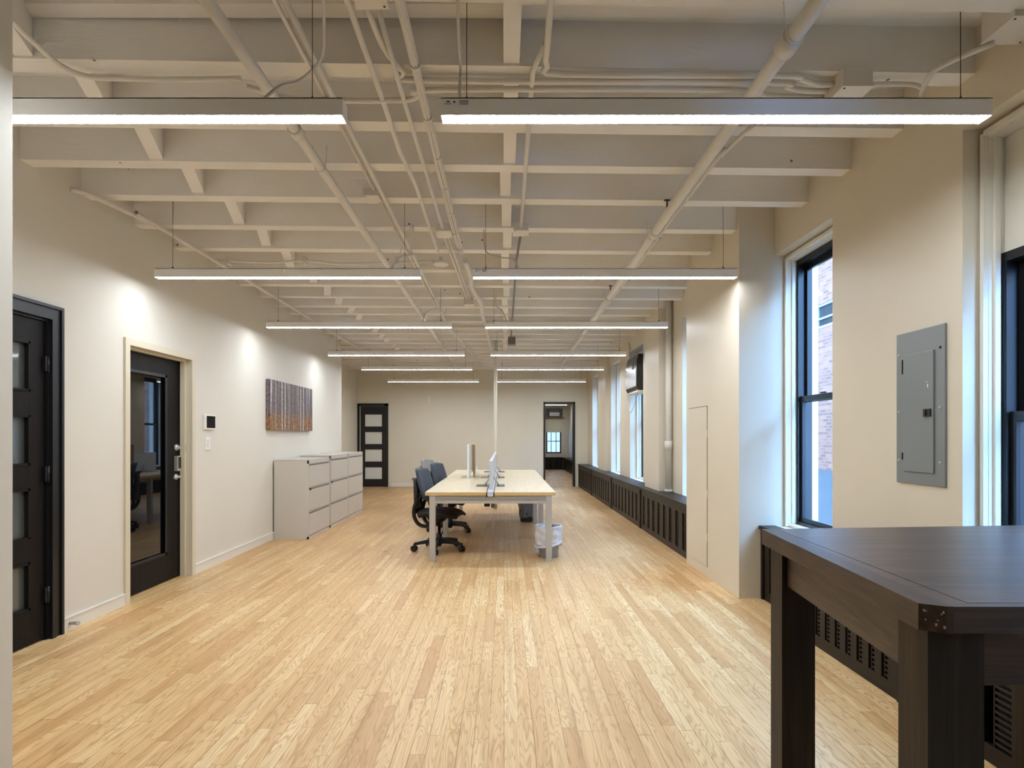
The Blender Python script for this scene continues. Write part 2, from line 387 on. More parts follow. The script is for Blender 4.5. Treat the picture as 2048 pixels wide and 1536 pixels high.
# left wall with two door openings
def wall_with_openings(x0, x1, ya, yb, z1, ops):
    m = MB(); y = ya
    for (a, b, za, zb) in ops:
        if a > y: m.box(x0, x1, y, a, 0, z1)
        if za > 0: m.box(x0, x1, a, b, 0, za)
        if zb < z1: m.box(x0, x1, a, b, zb, z1)
        y = b
    if yb > y: m.box(x0, x1, y, yb, 0, z1)
    return m
D1 = (2.80, 3.735, 0, 2.13); D2 = (4.52, 5.44, 0, 2.10)
struct('wall_left', wall_with_openings(XL-0.25, XL, -3.2, 10.48, ZD, [D1, D2]), 'wall')
struct('wall_left_recess', box(-4.15, -3.95, 10.3, YF+0.2, 0, ZD).box(-4.15, XL-0.25, 10.1, 10.3, 0, ZD), 'wall_far')
struct('wall_near_left', box(-3.04, -1.755, 1.75, 2.0, 0, ZD), 'wall')
struct('wall_back', box(-3.3, 2.6, -3.2, -3.0, 0, ZD), 'wall')
# far wall, openings for the panel door and the doorway
FD = (-3.99, -3.12, 2.24); FO = (1.065, 1.914, 2.28)
m = MB()
m.box(-4.15, FD[0], YF, YF+0.18, 0, ZD).box(FD[0], FD[1], YF, YF+0.18, FD[2], ZD).box(FD[1], FO[0], YF, YF+0.18, 0, ZD)
m.box(FO[0], FO[1], YF, YF+0.18, FO[2], ZD).box(FO[1], 3.0, YF, YF+0.18, 0, ZD)
struct('wall_far', m, 'wall_far')
# right wall with window openings
WIN = [(-0.25, 0.62), (1.90, 2.76), (3.853, 4.67), (6.02, 7.09), (9.1, 10.04), (10.9, 11.83), (13.35, 14.3)]
XO = 2.62; XOF = 2.74
mw = wall_with_openings(XR, XO, -3.2, 6.0, ZD, [(a, b, 0.60, HEAD) for a, b in WIN[0:3]])
mf = wall_with_openings(XR, XOF, 6.0, YF, ZD, [(a, b, 0.60, HEAD) for a, b in WIN[3:]])
mw.add(mf.v, mf.f); struct('wall_right', mw, 'wall_tan')
# projecting piers
struct('wall_right_pier', box(1.96, XR, 4.67, 6.014, 0, ZD), 'wall_tan')
struct('wall_right_far_pier', box(2.10, XR, 7.6, 8.35, 0.6, ZD), 'wall_tan')
struct('wall_right_small_pier', box(2.17, XR, 12.0, 12.9, 0.6, ZD), 'wall_tan')
# baseboards
struct('baseboard_left', box(XL, XL+0.014, 3.835, 4.475, 0, 0.085).box(XL, XL+0.02, 3.835, 4.475, 0.085, 0.095)
       .box(XL, XL+0.014, 5.49, 10.48, 0, 0.085).box(XL, XL+0.02, 5.49, 10.48, 0.085, 0.095), 'base')
struct('baseboard_far', box(-3.03, 1.055, YF-0.015, YF, 0, 0.10).box(1.975, 2.03, YF-0.015, YF, 0, 0.10), 'base')
o = MB().lathe([(0.011, 0), (0.011, 0.05), (0.016, 0.05), (0.016, 0.062)], (XL+0.016, 3.90, 0.05), 12, axis='x').build('door_stop', 'steel')
tag(o, 'small steel door stop on the left baseboard beside the dark panelled door', 'door stop')

# ------------------------------------------------------------------ ceiling joists with blocking
ord_ = ['nearest', 'second', 'third', 'fourth', 'fifth', 'sixth', 'seventh', 'eighth', 'ninth', 'tenth', 'eleventh', 'twelfth', 'thirteenth',
        'fourteenth', 'fifteenth', 'sixteenth', 'seventeenth', 'eighteenth', 'nineteenth', 'twentieth', 'twenty-first', 'twenty-second',
        'twenty-third', 'twenty-fourth', 'twenty-fifth', 'twenty-sixth', 'twenty-seventh', 'twenty-eighth', 'twenty-ninth', 'thirtieth']
JY = [0.55, 1.08, 1.6, 2.14, 2.62, 3.10, 3.58, 4.09, 4.66, 5.22, 5.85, 6.45, 7.0, 7.5, 7.97]
JY = JY[3:]
while JY[-1] < 14.3: JY.append(JY[-1]+0.5)
SL = 0.024
def jy(y, x): return y+(x+0.4)*SL
vis = 0
for i, y in enumerate(JY):
    x0, x1 = XL, (1.96 if 4.7 < y < 5.95 else XR)
    if y > 10.48: x0 = -3.95
    wd = 0.10
    m = MB(); z1 = ZD
    c = [(x0, jy(y, x0)), (x1, jy(y, x1)), (x1, jy(y, x1)+wd), (x0, jy(y, x0)+wd)]
    m.prism(c, ZJ, z1)
    j = m.build('ceiling_joist', 'joist')
    if y < 2.0:
        tag(j, 'white ceiling joist above the camera, ahead of the first visible one', 'joist', 'ceiling joists')
    else:
        lab = 'last one before the grey-cream far wall' if i == len(JY)-1 else f'{ord_[vis]} visible one counted from the camera'
        tag(j, f'white-painted timber ceiling joist, {lab}', 'joist', 'ceiling joists'); vis += 1
    if i < len(JY)-1:
        gap0, gap1 = jy(y, 0)+wd, jy(JY[i+1], 0)
        for bx, bw in ((0.035 if y < 3.2 else 0.01+0.01*((i*7) % 3), 0.075), (-2.19+0.015*((i*5) % 3), 0.085)):
            if y > 11: continue
            k = 0.145 if bx < -1 else 0.0; ya_, yb_ = jy(y, bx)+wd, jy(JY[i+1], bx)
            MB().prism([(bx+k-0.02*(k > 0)-bw/2, ya_), (bx+k-0.02*(k > 0)+bw/2, ya_), (bx-0.02*(k > 0)+bw/2, yb_), (bx-0.02*(k > 0)-bw/2, yb_)], ZJ+0.012+0.01*(i % 2), ZD).build('bridging_block', 'joist', j)
# narrow ledger strip along the deck in front of the first big joist
tag(box(XL, XR, 2.49, 2.575, ZD-0.035, ZD).build('ceiling_ledger_strip', 'joist'), 'long narrow white strip under the ceiling deck before the first full joist', 'ceiling strip')

# ------------------------------------------------------------------ strip lights
HZ = 1.30
rows = [(2.33, 2.3), (4.63, 4.6), (6.74, 6.7), (9.05, 9.0), (11.0, 10.95), (13.4, 13.36)]
ends_l = [(-2.84, -0.657), (-2.85, -0.686), (-2.83, -0.628), (-2.82, -0.635), (-2.78, -0.626), (-2.76, -0.61)]
ends_r = [(-0.253, 1.975), (-0.25, 1.90), (-0.22, 1.95), (-0.21, 1.955), (-0.137, 1.945), (-0.155, 1.945)]
def strip_light(x0, x1, y, label, group, sticker=False, whip=None, drop=0.13, zb=EYE+HZ, top=ZD):
    t = thing('linear_pendant_light', label, 'light', ((x0+x1)/2, y, zb), group)
    h = 0.033
    hs = MB().box(x0, x1, y-h, y-h+0.004, zb+0.002, zb+0.072).box(x0, x1, y+h-0.004, y+h, zb+0.002, zb+0.072).box(x0, x1, y-h, y+h, zb+0.068, zb+0.072)
    hs.build('housing', 'housing', t)
    for xx in (x0-0.004, x1):
        MB().box(xx, xx+0.004, y-h, y+h, zb, zb+0.072).build('end_cap', 'housing', t)
    MB().box(x0+0.001, x1-0.001, y-h+0.004, y+h-0.004, zb+0.001, zb+0.012).build('diffuser', 'lamp', t)
    for xx in (x0+drop, x1-drop):
        MB().tube([(xx, y, zb+0.072), (xx, y, zb+0.10)], 0.010, 8, r1=0.002).box(xx-0.022, xx+0.022, y-0.006, y+0.006, zb+0.072, zb+0.076)\
            .tube([(xx, y, zb+0.09), (xx, y, top)], 0.0016, 6).build('hanging_wire', 'wire', t)
    if sticker:
        s_ = MB().box(x0+0.005, x0+0.115, y-h-0.0008, y-h, zb+0.040, zb+0.064).build('rating_label', 'sticker', t)
        mm = MB()
        for k in range(5): mm.box(x0+0.072, x0+0.108, y-h-0.0014, y-h-0.0008, zb+0.043+k*0.004, zb+0.0445+k*0.004)
        mm.box(x0+0.02, x0+0.034, y-h-0.0014, y-h-0.0008, zb+0.052, zb+0.058).box(x0+0.048, x0+0.056, y-h-0.0014, y-h-0.0008, zb+0.050, zb+0.058)
        mm.box(x0+0.012, x0+0.04, y-h-0.0014, y-h-0.0008, zb+0.045, zb+0.047)
        mm.build('small_print', 'print', s_)
    if whip: MB().tube(whip, 0.0065, 8, 6).build('power_cable', 'cable', t)
    return t
M['sticker'] = paint('pale_grey_sticker', (240, 238, 234), 0.5, 0)
M['print'] = paint('dark_grey_print', (84, 82, 80), 0.6, 0)
rn = ['first (nearest)', 'second', 'third', 'fourth', 'fifth', 'sixth (farthest)']
y1, y2, y3 = rows[0][1], rows[1][1], rows[2][1]
WL = {0: [cz(645, -20, 3.02), cz(648, 60, 3.02), cz(642, 118, 3.0), cz(600, 160, 2.95), cz(560, 172, 2.85), (-1.0, 2.3, 2.725)],
      1: [(-0.98, 5.3, 3.09), cz(826, 450, 3.05), cz(820, 500, 3.0), (-0.80, 4.9, 2.94), (-0.88, 4.72, 2.86), (-0.93, 4.6, 2.725)],
      2: [(-0.78, 7.6, 3.09), (-0.78, 7.4, 2.98), (-0.84, 7.0, 2.95), (-0.95, 6.8, 2.85), (-0.97, 6.7, 2.725)]}
WR = {0: [cz(915, -20, 3.05), cz(917, 60, 3.04), cz(921, 140, 3.0), (-0.19, 2.42, 2.82), (-0.135, 2.3, 2.725)],
      1: [(-0.17, 4.72, 3.09), (-0.165, 4.7, 2.98), (-0.14, 4.66, 2.88), (-0.02, 4.63, 2.83), (0.08, 4.61, 2.81), (0.12, 4.6, 2.725)],
      2: [(-0.1, 6.9, 3.09), (-0.1, 6.85, 2.95), (-0.02, 6.75, 2.86), (0.03, 6.7, 2.725)]}
for i, (_, y) in enumerate(rows):
    strip_light(*ends_l[i], y, f'lit linear pendant light in the left row, {rn[i]} of six from the camera', 'linear pendant lights', False, WL.get(i))
    strip_light(*ends_r[i], y, f'lit linear pendant light in the right row, {rn[i]} of six from the camera', 'linear pendant lights', i < 3, WR.get(i), 0.1)

# ------------------------------------------------------------------ ceiling pipes and conduits
def run(name, pts, r, mat, label, cat, group=None, curve=0, seg=12, extra=None):
    m = MB().tube(pts, r, seg, curve)
    if extra is None: return tag(m.build(name, mat), label, cat, group)
    t = thing(name, label, cat, pts[0], group); m.build('pipe_run' if 'pipe' in name else 'cable_run' if 'cable' in name else 'conduit_run', mat, t)
    extra(t); return t
def couplings(name, lst, r, mat='pipe'):
    def f(t):
        for (p, q) in lst: MB().tube([p, q], r, 14).build(name, mat, t)
    return f
def hanger(t, x, y, z, r, dx=0.0):
    pts = [(x-r-0.003-dx, y, ZJ)]+[(x-(r+0.004)*math.cos(a), y, z-(r+0.004)*math.sin(a)) for a in [k*PI/8 for k in range(9)]]+[(x+r+0.003+dx, y, ZJ)]
    MB().tube(pts, 0.0028, 6).build('hanger_strap', 'pipe', t)
def ex1(t):
    for y in (2.93, 5.30, 7.4, 9.7): MB().tube([(-1.10, y, 2.965), (-1.10, y+0.07, 2.965)], 0.036, 14).build('coupling', 'pipe', t)
    for y in (1.5, 3.35, 5.42, 7.2, 9.3, 12.2): hanger(t, -1.10, y, 2.965, 0.028, 0.01)
run('sprinkler_pipe', [(-1.10, -2.9, 2.965), (-1.10, 14.0, 2.965)], 0.0275, 'pipe', 'thick white sprinkler pipe running lengthwise over the left row of lights', 'pipe', 'sprinkler pipes', 0, 16, ex1)
XP = lambda y: 1.165+0.012*(y-2)
def ex2(t):
    for y in (2.26, 4.40, 6.5, 8.8):
        MB().tube([(XP(y), y, 2.965), (XP(y+.08), y+0.08, 2.965)], 0.043, 14).build('coupling', 'pipe', t)
    for y in (2.24, 4.5, 6.62, 8.9, 11.5): hanger(t, XP(y), y, 2.965, 0.035, 0.012)
    for y in (4.05, 6.35, 8.4):
        MB().tube([(XP(y)-0.01, y, 2.99), (XP(y)-0.01, y, 3.06)], 0.006, 8).box(XP(y)-0.03, XP(y)+0.01, y-0.01, y+0.01, 3.055, 3.062).build('clamp_bolt', 'wire', t)
run('sprinkler_pipe', [(XP(-2.9), -2.9, 2.965), (XP(13.6), 13.6, 2.965)], 0.034, 'pipe', 'thickest white sprinkler pipe running lengthwise over the right row of lights', 'pipe', 'sprinkler pipes', 0, 16, ex2)
run('sprinkler_cross_pipe', [(-1.07, 8.3, 2.965), (XP(8.3)-0.03, 8.3, 2.965)], 0.034, 'pipe', 'white cross pipe joining both sprinkler pipes behind the third pair of lights', 'pipe')
G = 'thin ceiling conduits'
run('conduit', [(-0.86, -2.9, 3.06), (-0.86, 7.6, 3.06), (-0.865, 8.6, 3.03), (-0.72, 10.4, 3.03), (-0.60, 12.6, 3.03), (-0.60, 14.9, 3.02)], 0.0145, 'pipe',
    'white conduit just right of the left sprinkler pipe, continuing to the far wall', 'conduit', G)
run('conduit', [(-0.905, -2.9, 3.07), (-0.905, 3.92, 3.07)], 0.010, 'pipe', 'thinner white conduit of the left pair, ending at the near junction box', 'conduit', G)
run('conduit', [(-0.905, 4.1, 3.07), (-0.90, 7.4, 3.07)], 0.010, 'pipe', 'thinner white conduit of the left pair, past the near junction box', 'conduit', G)
run('conduit', [(-0.60, -2.9, 3.055), (-0.615, 2.9, 3.055), (-0.622, 3.35, 3.05), (-0.60, 3.8, 3.06), (-0.612, 5.2, 3.06)], 0.0135, 'pipe',
    'white conduit with a kink between the left conduit pair and the cable bundle', 'conduit', G)
run('conduit', [(-0.50, 2.2, 3.05), (-0.505, 2.75, 3.05), (-0.50, 4.55, 3.05)], 0.012, 'pipe', 'white conduit from the overhead square box to the small box beyond', 'conduit', G)
for k, dx in enumerate((-0.018, 0.018)):
    run('conduit', [(-0.495+dx, 4.78, 3.055), (-0.44+dx, 7.0, 3.05)], 0.0095, 'pipe', f'{"left" if k == 0 else "right"} of the two close conduits leaving the small box beneath the bundle', 'conduit', G)
def ex5(t):
    for y in [1.7+0.42*k for k in range(9)]: MB().tube([(-0.405, y, 3.045), (-0.405, y+0.02, 3.045)], 0.027, 12).build('cable_tie', 'pipe', t)
# bundle of thin cables laid side by side
t = thing('cable_bundle', 'bundle of thin white cables tied together along the middle of the ceiling', 'cable', (-0.405, 2.0, 3.045))
for k in range(7):
    a = 2*PI*k/7; ox, oz = 0.0165*math.cos(a), 0.0165*math.sin(a)
    MB().tube([(-0.405+ox+0.004*math.sin(y*1.7+k), y, 3.045+oz) for y in [-2.8+0.4*q for q in range(20)]]+[(-0.40+ox, 5.25, 3.07+oz*0.5)], 0.0075, 6).build('cable', 'pipe', t)
MB().tube([(-0.405, -2.8, 3.045), (-0.405, 5.2, 3.05)], 0.012, 8).build('cable', 'pipe', t)
ex5(t)
run('cable_bundle', [(-0.38, 5.45, 3.06), (-0.35, 5.9, 3.03), (-0.37, 6.4, 3.05), (-0.29, 7.0, 3.02), (-0.30, 7.8, 3.05), (-0.27, 9.6, 3.05), (-0.25, 12.0, 3.05)], 0.026, 'pipe',
    'thick wrapped white cable run beyond the bundle, passing above the third lights', 'cable', None, 4)
run('conduit', [(0.178, 2.45, 3.07), (0.135, 2.62, 3.06), (0.14, 4.55, 3.06)], 0.013, 'pipe', 'short white conduit above the first right light ending at a junction box', 'conduit', G)
run('conduit', [(0.14, 4.72, 3.05), (0.12, 5.4, 3.05), (0.12, 9.7, 3.04)], 0.011, 'dk_metal', 'bare grey metal conduit down the middle between the light rows', 'conduit', G)
run('conduit', [(-2.98, 3.85, 3.05), (-2.9, 4.0, 3.05), (-2.80, 4.5, 3.045), (-2.79, 5.0, 3.045), (-2.79, 13.6, 3.045)], 0.017, 'pipe', 'long white conduit running close along the left wall', 'conduit', G, 4)
run('conduit', [(1.37, 3.05, 3.06), (1.30, 3.35, 3.03), (1.285, 3.8, 3.02), (1.33, 9.2, 3.02)], 0.013, 'pipe', 'white conduit hugging the right side of the thick right sprinkler pipe', 'conduit', G, 4)
# cross conduits strapped under the first full joist
run('conduit', [(0.18, 2.0, 3.062), (0.19, 2.45, 3.062), (0.20, 2.58, 3.062), (0.29, 2.645, 3.062), (1.30, 2.655, 3.062), (1.42, 2.68, 3.062), (1.52, 2.72, 3.062), (1.60, 2.72, 3.062)], 0.0145, 'pipe',
    'white crosswise conduit bending down from overhead, uppermost of the three under the joist', 'conduit', 'crosswise conduits', 4)
run('conduit', [(-0.545, 2.22, 3.06), (-0.53, 2.45, 3.06), (-0.47, 2.62, 3.06), (-0.36, 2.69, 3.06), (1.24, 2.70, 3.06), (1.38, 2.74, 3.06), (1.50, 2.77, 3.06), (1.60, 2.77, 3.06)], 0.0135, 'pipe',
    'white crosswise conduit curving from the overhead box, middle of the three under the joist', 'conduit', 'crosswise conduits', 4)
run('conduit', [(-1.25, 2.72, 3.05), (-1.12, 2.80, 3.05), (-0.95, 2.83, 3.05), (-0.52, 2.83, 3.05), (-0.42, 2.79, 3.05), (-0.33, 2.745, 3.05), (1.10, 2.745, 3.05), (1.3, 2.79, 3.05), (1.60, 2.81, 3.05)], 0.0135, 'pipe',
    'white crosswise conduit with an S bend behind the first left light', 'conduit', 'crosswise conduits', 4)
run('conduit', [cz(2, 20, 3.05), cz(60, 78, 3.05), cz(120, 130, 3.05), cz(170, 152, 3.05), cz(230, 157, 3.05), cz(360, 159, 3.05), (-1.25, 2.66, 3.05)], 0.012, 'pipe',
    'white crosswise conduit sweeping in from the upper left corner', 'conduit', 'crosswise conduits', 4)
run('conduit', [(1.74, 2.72, 3.06), (1.98, 2.72, 3.06), (2.06, 2.74, 3.04)], 0.011, 'pipe', 'short white conduit to the right of the box above the first right light', 'conduit', 'crosswise conduits', 4)
run('conduit', [(2.12, 2.42, 3.05), (2.03, 2.53, 3.05), (1.99, 2.60, 3.04), (2.0, 2.68, 3.0), (2.02, 2.70, 2.94)], 0.012, 'pipe', 'white conduit bending down from the box in the upper right corner', 'conduit', 'crosswise conduits', 4)
ys = 5.50
def ex9(t):
    for x in (-2.7, -1.95, -1.05, -0.62):
        MB().box(x-0.012, x+0.012, ys-0.035, ys+0.035, 3.04, 3.11).build('bracket', 'pipe', t)
run('conduit', [(-2.85, ys, 3.085), (-2.6, ys, 3.07), (-2.3, ys, 3.06), (-1.95, ys, 3.075), (-1.6, ys, 3.045), (-1.2, ys, 3.055), (-0.68, ys, 3.07)], 0.013, 'pipe', 'wavy white crosswise conduit with brackets above the second left light', 'conduit', 'crosswise conduits', 5, 10, ex9)
tag(MB().lathe([(0.07, 0), (0.075, 0.012), (0.055, 0.03), (0.02, 0.035)], (-0.62, 5.50, 3.035), 20).build('smoke_detector', 'pipe'), 'round white detector disc on the ceiling above the second left light', 'detector')
run('conduit', [(0.55, 10.3, 3.06), (1.75, 10.3, 3.07), (2.15, 10.1, 3.07), (2.235, 10.02, 3.0), (2.235, 10.0, 2.72)], 0.013, 'pipe', 'conduit crossing the ceiling and dropping to the wall air conditioner', 'conduit', None, 3)
def jbox(x0, x1, y0, y1, z0, z1, label, mat='pipe', top=None):
    t = thing('junction_box', label, 'junction box', ((x0+x1)/2, (y0+y1)/2, z0), 'junction boxes')
    MB().box(x0, x1, y0, y1, z0+0.004, z1, 0.003).build('body', mat, t)
    l = MB().box(x0-0.004, x1+0.004, y0-0.004, y1+0.004, z0, z0+0.005).build('cover', mat, t)
    MB().tube([(x0+0.012, y0+0.012, z0), (x0+0.012, y0+0.012, z0-0.003)], 0.004, 8).tube([(x1-0.012, y1-0.012, z0), (x1-0.012, y1-0.012, z0-0.003)], 0.004, 8).build('screw', 'wire', l)
jbox(-0.575, -0.455, 2.06, 2.2, 3.03, 3.10, 'square white junction box at the top edge feeding two conduits')
jbox(-0.99, -0.885, 3.93, 4.06, 3.04, 3.095, 'flat white junction box on the thinner left conduit')
jbox(-0.56, -0.44, 4.58, 4.74, 3.03, 3.095, 'small white junction box beneath the cable bundle')
jbox(0.08, 0.20, 4.57, 4.70, 3.03, 3.095, 'white junction box where the white conduit meets the grey metal one')
jbox(0.07, 0.20, 9.7, 9.85, 2.95, 3.08, 'grey metal box at the far end of the grey conduit', 'dk_metal')
jbox(-0.50, -0.38, 7.0, 7.14, 3.0, 3.09, 'small white junction box above the third pair of lights')
jbox(1.60, 1.74, 2.64, 2.80, 3.0, 3.088, 'large white junction box above the right part of the first right light')
jbox(2.08, 2.25, 2.28, 2.44, 3.06, 3.25, 'white junction box in the upper right corner of the photo')

# ------------------------------------------------------------------ left doors
def frame_boxes(m, ya, yb, za, zb, holes, x0, x1):
    """flat leaf in the y-z plane with rectangular holes stacked on one column"""
    (ha, hb) = holes[0][0], holes[0][1]
    m.box(x0, x1, ya, ha, za, zb, 0.002).box(x0, x1, hb, yb, za, zb, 0.002)
    zs = sorted([(h[2], h[3]) for h in holes]); z = za
    for (a, b) in zs:
        m.box(x0, x1, ha, hb, z, a, 0.001); z = b
    m.box(x0, x1, ha, hb, z, zb, 0.001)
d1 = structe('door_1', (XL, 3.25, 0))
m = MB(); x = XL
for (a, b, o_) in ((0.0, 0.035, 0.03), (0.035, 0.075, 0.022), (0.075, 0.095, 0.034)):
    m.box(x, x+o_, 3.735+a, 3.735+b, 0, 2.13+b).box(x, x+o_, D1[0]-b, D1[0]-a, 0, 2.13+b).box(x, x+o_, D1[0]-a, 3.735+a, 2.13+a, 2.13+b)
m.box(XL-0.10, XL, 3.72, 3.7348, 0, 2.1298).box(XL-0.10, XL, D1[0]+0.0002, D1[0]+0.015, 0, 2.1298).box(XL-0.10, XL, D1[0]+0.015, 3.72, 2.115, 2.1298)
m.build('casing', 'casing', d1)
holes = [(2.98, 3.60, 0.235, 0.54), (2.98, 3.60, 0.69, 1.015), (2.98, 3.60, 1.165, 1.487), (2.98, 3.60, 1.64, 1.96)]
m = MB(); frame_boxes(m, 2.815, 3.715, 0.012, 2.112, holes, XL-0.055, XL-0.012)
lf = m.build('door_leaf', 'door', d1)
for h in holes:
    m = MB(); a, b, za, zb = h
    m.box(XL-0.03, XL-0.004, a, a+0.014, za, zb).box(XL-0.03, XL-0.004, b-0.014, b, za, zb).box(XL-0.03, XL-0.004, a, b, za, za+0.014).box(XL-0.03, XL-0.004, a, b, zb-0.014, zb)
    m.build('glazing_bead', 'door', lf)
    tag(MB().box(XL-0.044, XL-0.036, a, b, za, zb).build('glass_pane', 'frost', lf), 'frosted grey glass pane')
for z in (1.83, 1.10, 0.30):
    MB().box(XL-0.012, XL+0.012, 3.70, 3.745, z-0.05, z+0.05, 0.004).tube([(XL+0.012, 3.722, z-0.055), (XL+0.012, 3.722, z+0.055)], 0.008, 8).build('hinge', 'black', lf)
struct('wall_behind_door_1', box(XL-0.5, XL-0.26, 2.7, 3.85, 0, 2.3), 'wall_far')

d2 = structe('door_2', (XL, 4.98, 0))
m = MB()
m.box(XL, XL+0.018, 4.475, 4.52, 0, 2.145).box(XL, XL+0.018, 5.44, 5.485, 0, 2.145).box(XL, XL+0.018, 4.52, 5.44, 2.10, 2.145)
for ya, yb in ((5.43, 5.4398), (4.5202, 4.53)): m.box(XL-0.2, XL+0.0175, ya, yb, 0, 2.0998)
m.box(XL-0.2, XL+0.0175, 4.53, 5.43, 2.09, 2.0998)
m.box(XL-0.09, XL-0.045, 5.41, 5.43, 0, 2.0895).box(XL-0.09, XL-0.045, 4.53, 4.55, 0, 2.0895).box(XL-0.09, XL-0.045, 4.55, 5.41, 2.07, 2.0895)
m.build('door_frame', 'trim', d2)
m = MB(); frame_boxes(m, 4.535, 5.425, 0.012, 2.085, [(4.66, 5.21, 0.25, 1.92)], XL-0.145, XL-0.10)
lf = m.build('door_leaf', 'door', d2)
MB().box(XL-0.105, XL-0.094, 4.66, 4.685, 0.25, 1.92).box(XL-0.105, XL-0.094, 5.185, 5.21, 0.25, 1.92).box(XL-0.105, XL-0.094, 4.66, 5.21, 1.895, 1.92).box(XL-0.105, XL-0.094, 4.66, 5.21, 0.25, 0.275).build('glazing_bead', 'black', lf)
tag(MB().box(XL-0.128, XL-0.118, 4.66, 5.21, 0.25, 1.92).build('glass_pane', 'darkglass', lf), 'reflective glass pane coloured for the dark room behind')
xf = XL-0.10
m = MB().lathe([(0.032, 0), (0.030, 0.016), (0.016, 0.022), (0.016, 0.032)], (xf, 5.355, 1.245), 18, axis='x')
m.box(xf+0.03, xf+0.036, 5.335, 5.375, 1.238, 1.252, 0.002); m.build('deadbolt', 'steel', lf)
m = MB().box(xf, xf+0.038, 5.325, 5.385, 1.02, 1.165, 0.008).build('keypad_lock', 'steel', lf)
MB().box(xf+0.038, xf+0.040, 5.335, 5.375, 1.045, 1.155).build('keypad', 'black', lf)
m = MB().lathe([(0.03, 0), (0.028, 0.012), (0.012, 0.016), (0.012, 0.05)], (xf, 5.355, 0.965), 18, axis='x')
m.tube([(xf+0.045, 5.36, 0.965), (xf+0.05, 5.31, 0.966), (xf+0.046, 5.25, 0.962)], 0.010, 10, 4); m.build('lever_handle', 'steel', lf)
MB().box(XL-0.06, XL-0.045, 5.424, 5.430, 1.21, 1.27).build('strike_plate', 'black', d2)
struct('wall_behind_door_2', box(XL-0.5, XL-0.26, 4.4, 5.6, 0, 2.3), 'wall_far')

# ------------------------------------------------------------------ things on the left wall
t = thing('wall_control_panel', 'white wall control panel with a black screen beside the glass door', 'control panel', (XL, 5.76, 1.49))
MB().box(XL, XL+0.022, 5.66, 5.86, 1.42, 1.575, 0.006).build('housing', 'white', t)
MB().box(XL+0.022, XL+0.024, 5.685, 5.85, 1.437, 1.56).build('screen', 'screen_black', t)
t = thing('light_switch', 'white light switch plate below the wall control panel', 'light switch', (XL, 5.735, 1.28))
MB().box(XL, XL+0.007, 5.69, 5.785, 1.213, 1.345, 0.003).build('plate', 'white', t)
MB().box(XL+0.007, XL+0.011, 5.715, 5.735, 1.24, 1.32, 0.002).box(XL+0.007, XL+0.011, 5.742, 5.762, 1.24, 1.32, 0.002).build('rocker', 'white', t)
t = thing('canvas_picture', 'birch forest canvas print hanging on the left wall above the cabinets', 'picture', (XL+0.028, 7.935, 1.76))
MB().box(XL+0.002, XL+0.055, 7.14, 8.73, 1.435, 2.085, 0.003).build('canvas', 'art', t)

# ------------------------------------------------------------------ filing cabinets
def cabinet(y0, y1, h, label, lock, mat='cab'):
    t = thing('filing_cabinet', label, 'cabinet', (-2.79, (y0+y1)/2, 0), 'lateral filing cabinets')
    xf, xb = -2.565, XL+0.022
    m = MB().box(xb, xf-0.02, y0, y1, 0.0, h-0.012).box(xf-0.02, xf-0.001, y0, y0+0.018, 0, h-0.012).box(xf-0.02, xf-0.001, y1-0.018, y1, 0, h-0.012)
    m.box(xf-0.02, xf-0.001, y0, y1, 0, 0.035).box(xf-0.02, xf-0.001, y0, y1, h-0.05, h-0.012)
    m.build('body', mat, t)
    MB().box(xb, xf, y0-0.002, y1+0.002, h-0.012, h, 0.003).build('top', mat, t)
    z0, z1 = 0.04, h-0.05; dh = (z1-z0)/3
    for k in range(3):
        a, b = z0+k*dh+0.004, z0+(k+1)*dh-0.004
        d = MB().box(xf-0.015, xf+0.001, y0+0.024, y1-0.024, a, b-0.026, 0.003).build('drawer', mat, t)
        MB().box(xf-0.012, xf+0.004, y0+0.04, y1-0.04, b-0.008, b, 0.002).box(xf-0.016, xf-0.010, y0+0.03, y1-0.03, b-0.026, b).build('pull', mat, d)
        MB().box(xf-0.010, xf-0.007, y0+0.03, y1-0.03, b-0.025, b-0.009).build('pull_recess', 'cab_dark', d)
        if k == 1 and lock: MB().box(xf+0.001, xf+0.008, y0+0.05, y0+0.085, b-0.034, b-0.004, 0.002).build('lock', 'black', d)
    return t
cabinet(7.35, 8.245, 1.045, 'grey-beige three-drawer filing cabinet, nearest of the row by the left wall', True)
cabinet(8.28, 9.22, 1.07, 'grey-beige three-drawer filing cabinet, middle of the row by the left wall', True)
cabinet(9.225, 10.17, 1.075, 'grey-beige three-drawer filing cabinet, farthest of the row, beside the wall corner', False)

# ------------------------------------------------------------------ far wall door, sensor, doorway
d3 = structe('door_3', (-3.55, YF, 0))
m = MB().box(FD[0], FD[0]+0.075, YF-0.03, YF+0.05, 0, FD[2]).box(FD[1]-0.10, FD[1], YF-0.03, YF+0.05, 0, FD[2]).box(FD[0], FD[1], YF-0.03, YF+0.05, FD[2]-0.06, FD[2])
m.build('casing', 'black', d3)
hol = [(-3.745, -3.29, 0.204, 0.52), (-3.745, -3.29, 0.676, 1.0), (-3.745, -3.29, 1.148, 1.47), (-3.745, -3.29, 1.62, 1.943)]
m = MB(); xa, xb = -3.865, -3.225
ya, yb = YF-0.005, YF+0.035
m.box(xa, -3.745, ya, yb, 0.012, 2.165).box(-3.29, xb, ya, yb, 0.012, 2.165); z = 0.012
for h in hol: m.box(-3.745, -3.29, ya, yb, z, h[2]); z = h[3]
m.box(-3.745, -3.29, ya, yb, z, 2.165)
lf = m.build('door_leaf', 'black', d3)
for h in hol: tag(MB().box(h[0], h[1], YF+0.010, YF+0.018, h[2], h[3]).build('glass_pane', 'frost_lit', lf), 'frosted glass pane painted as lit')
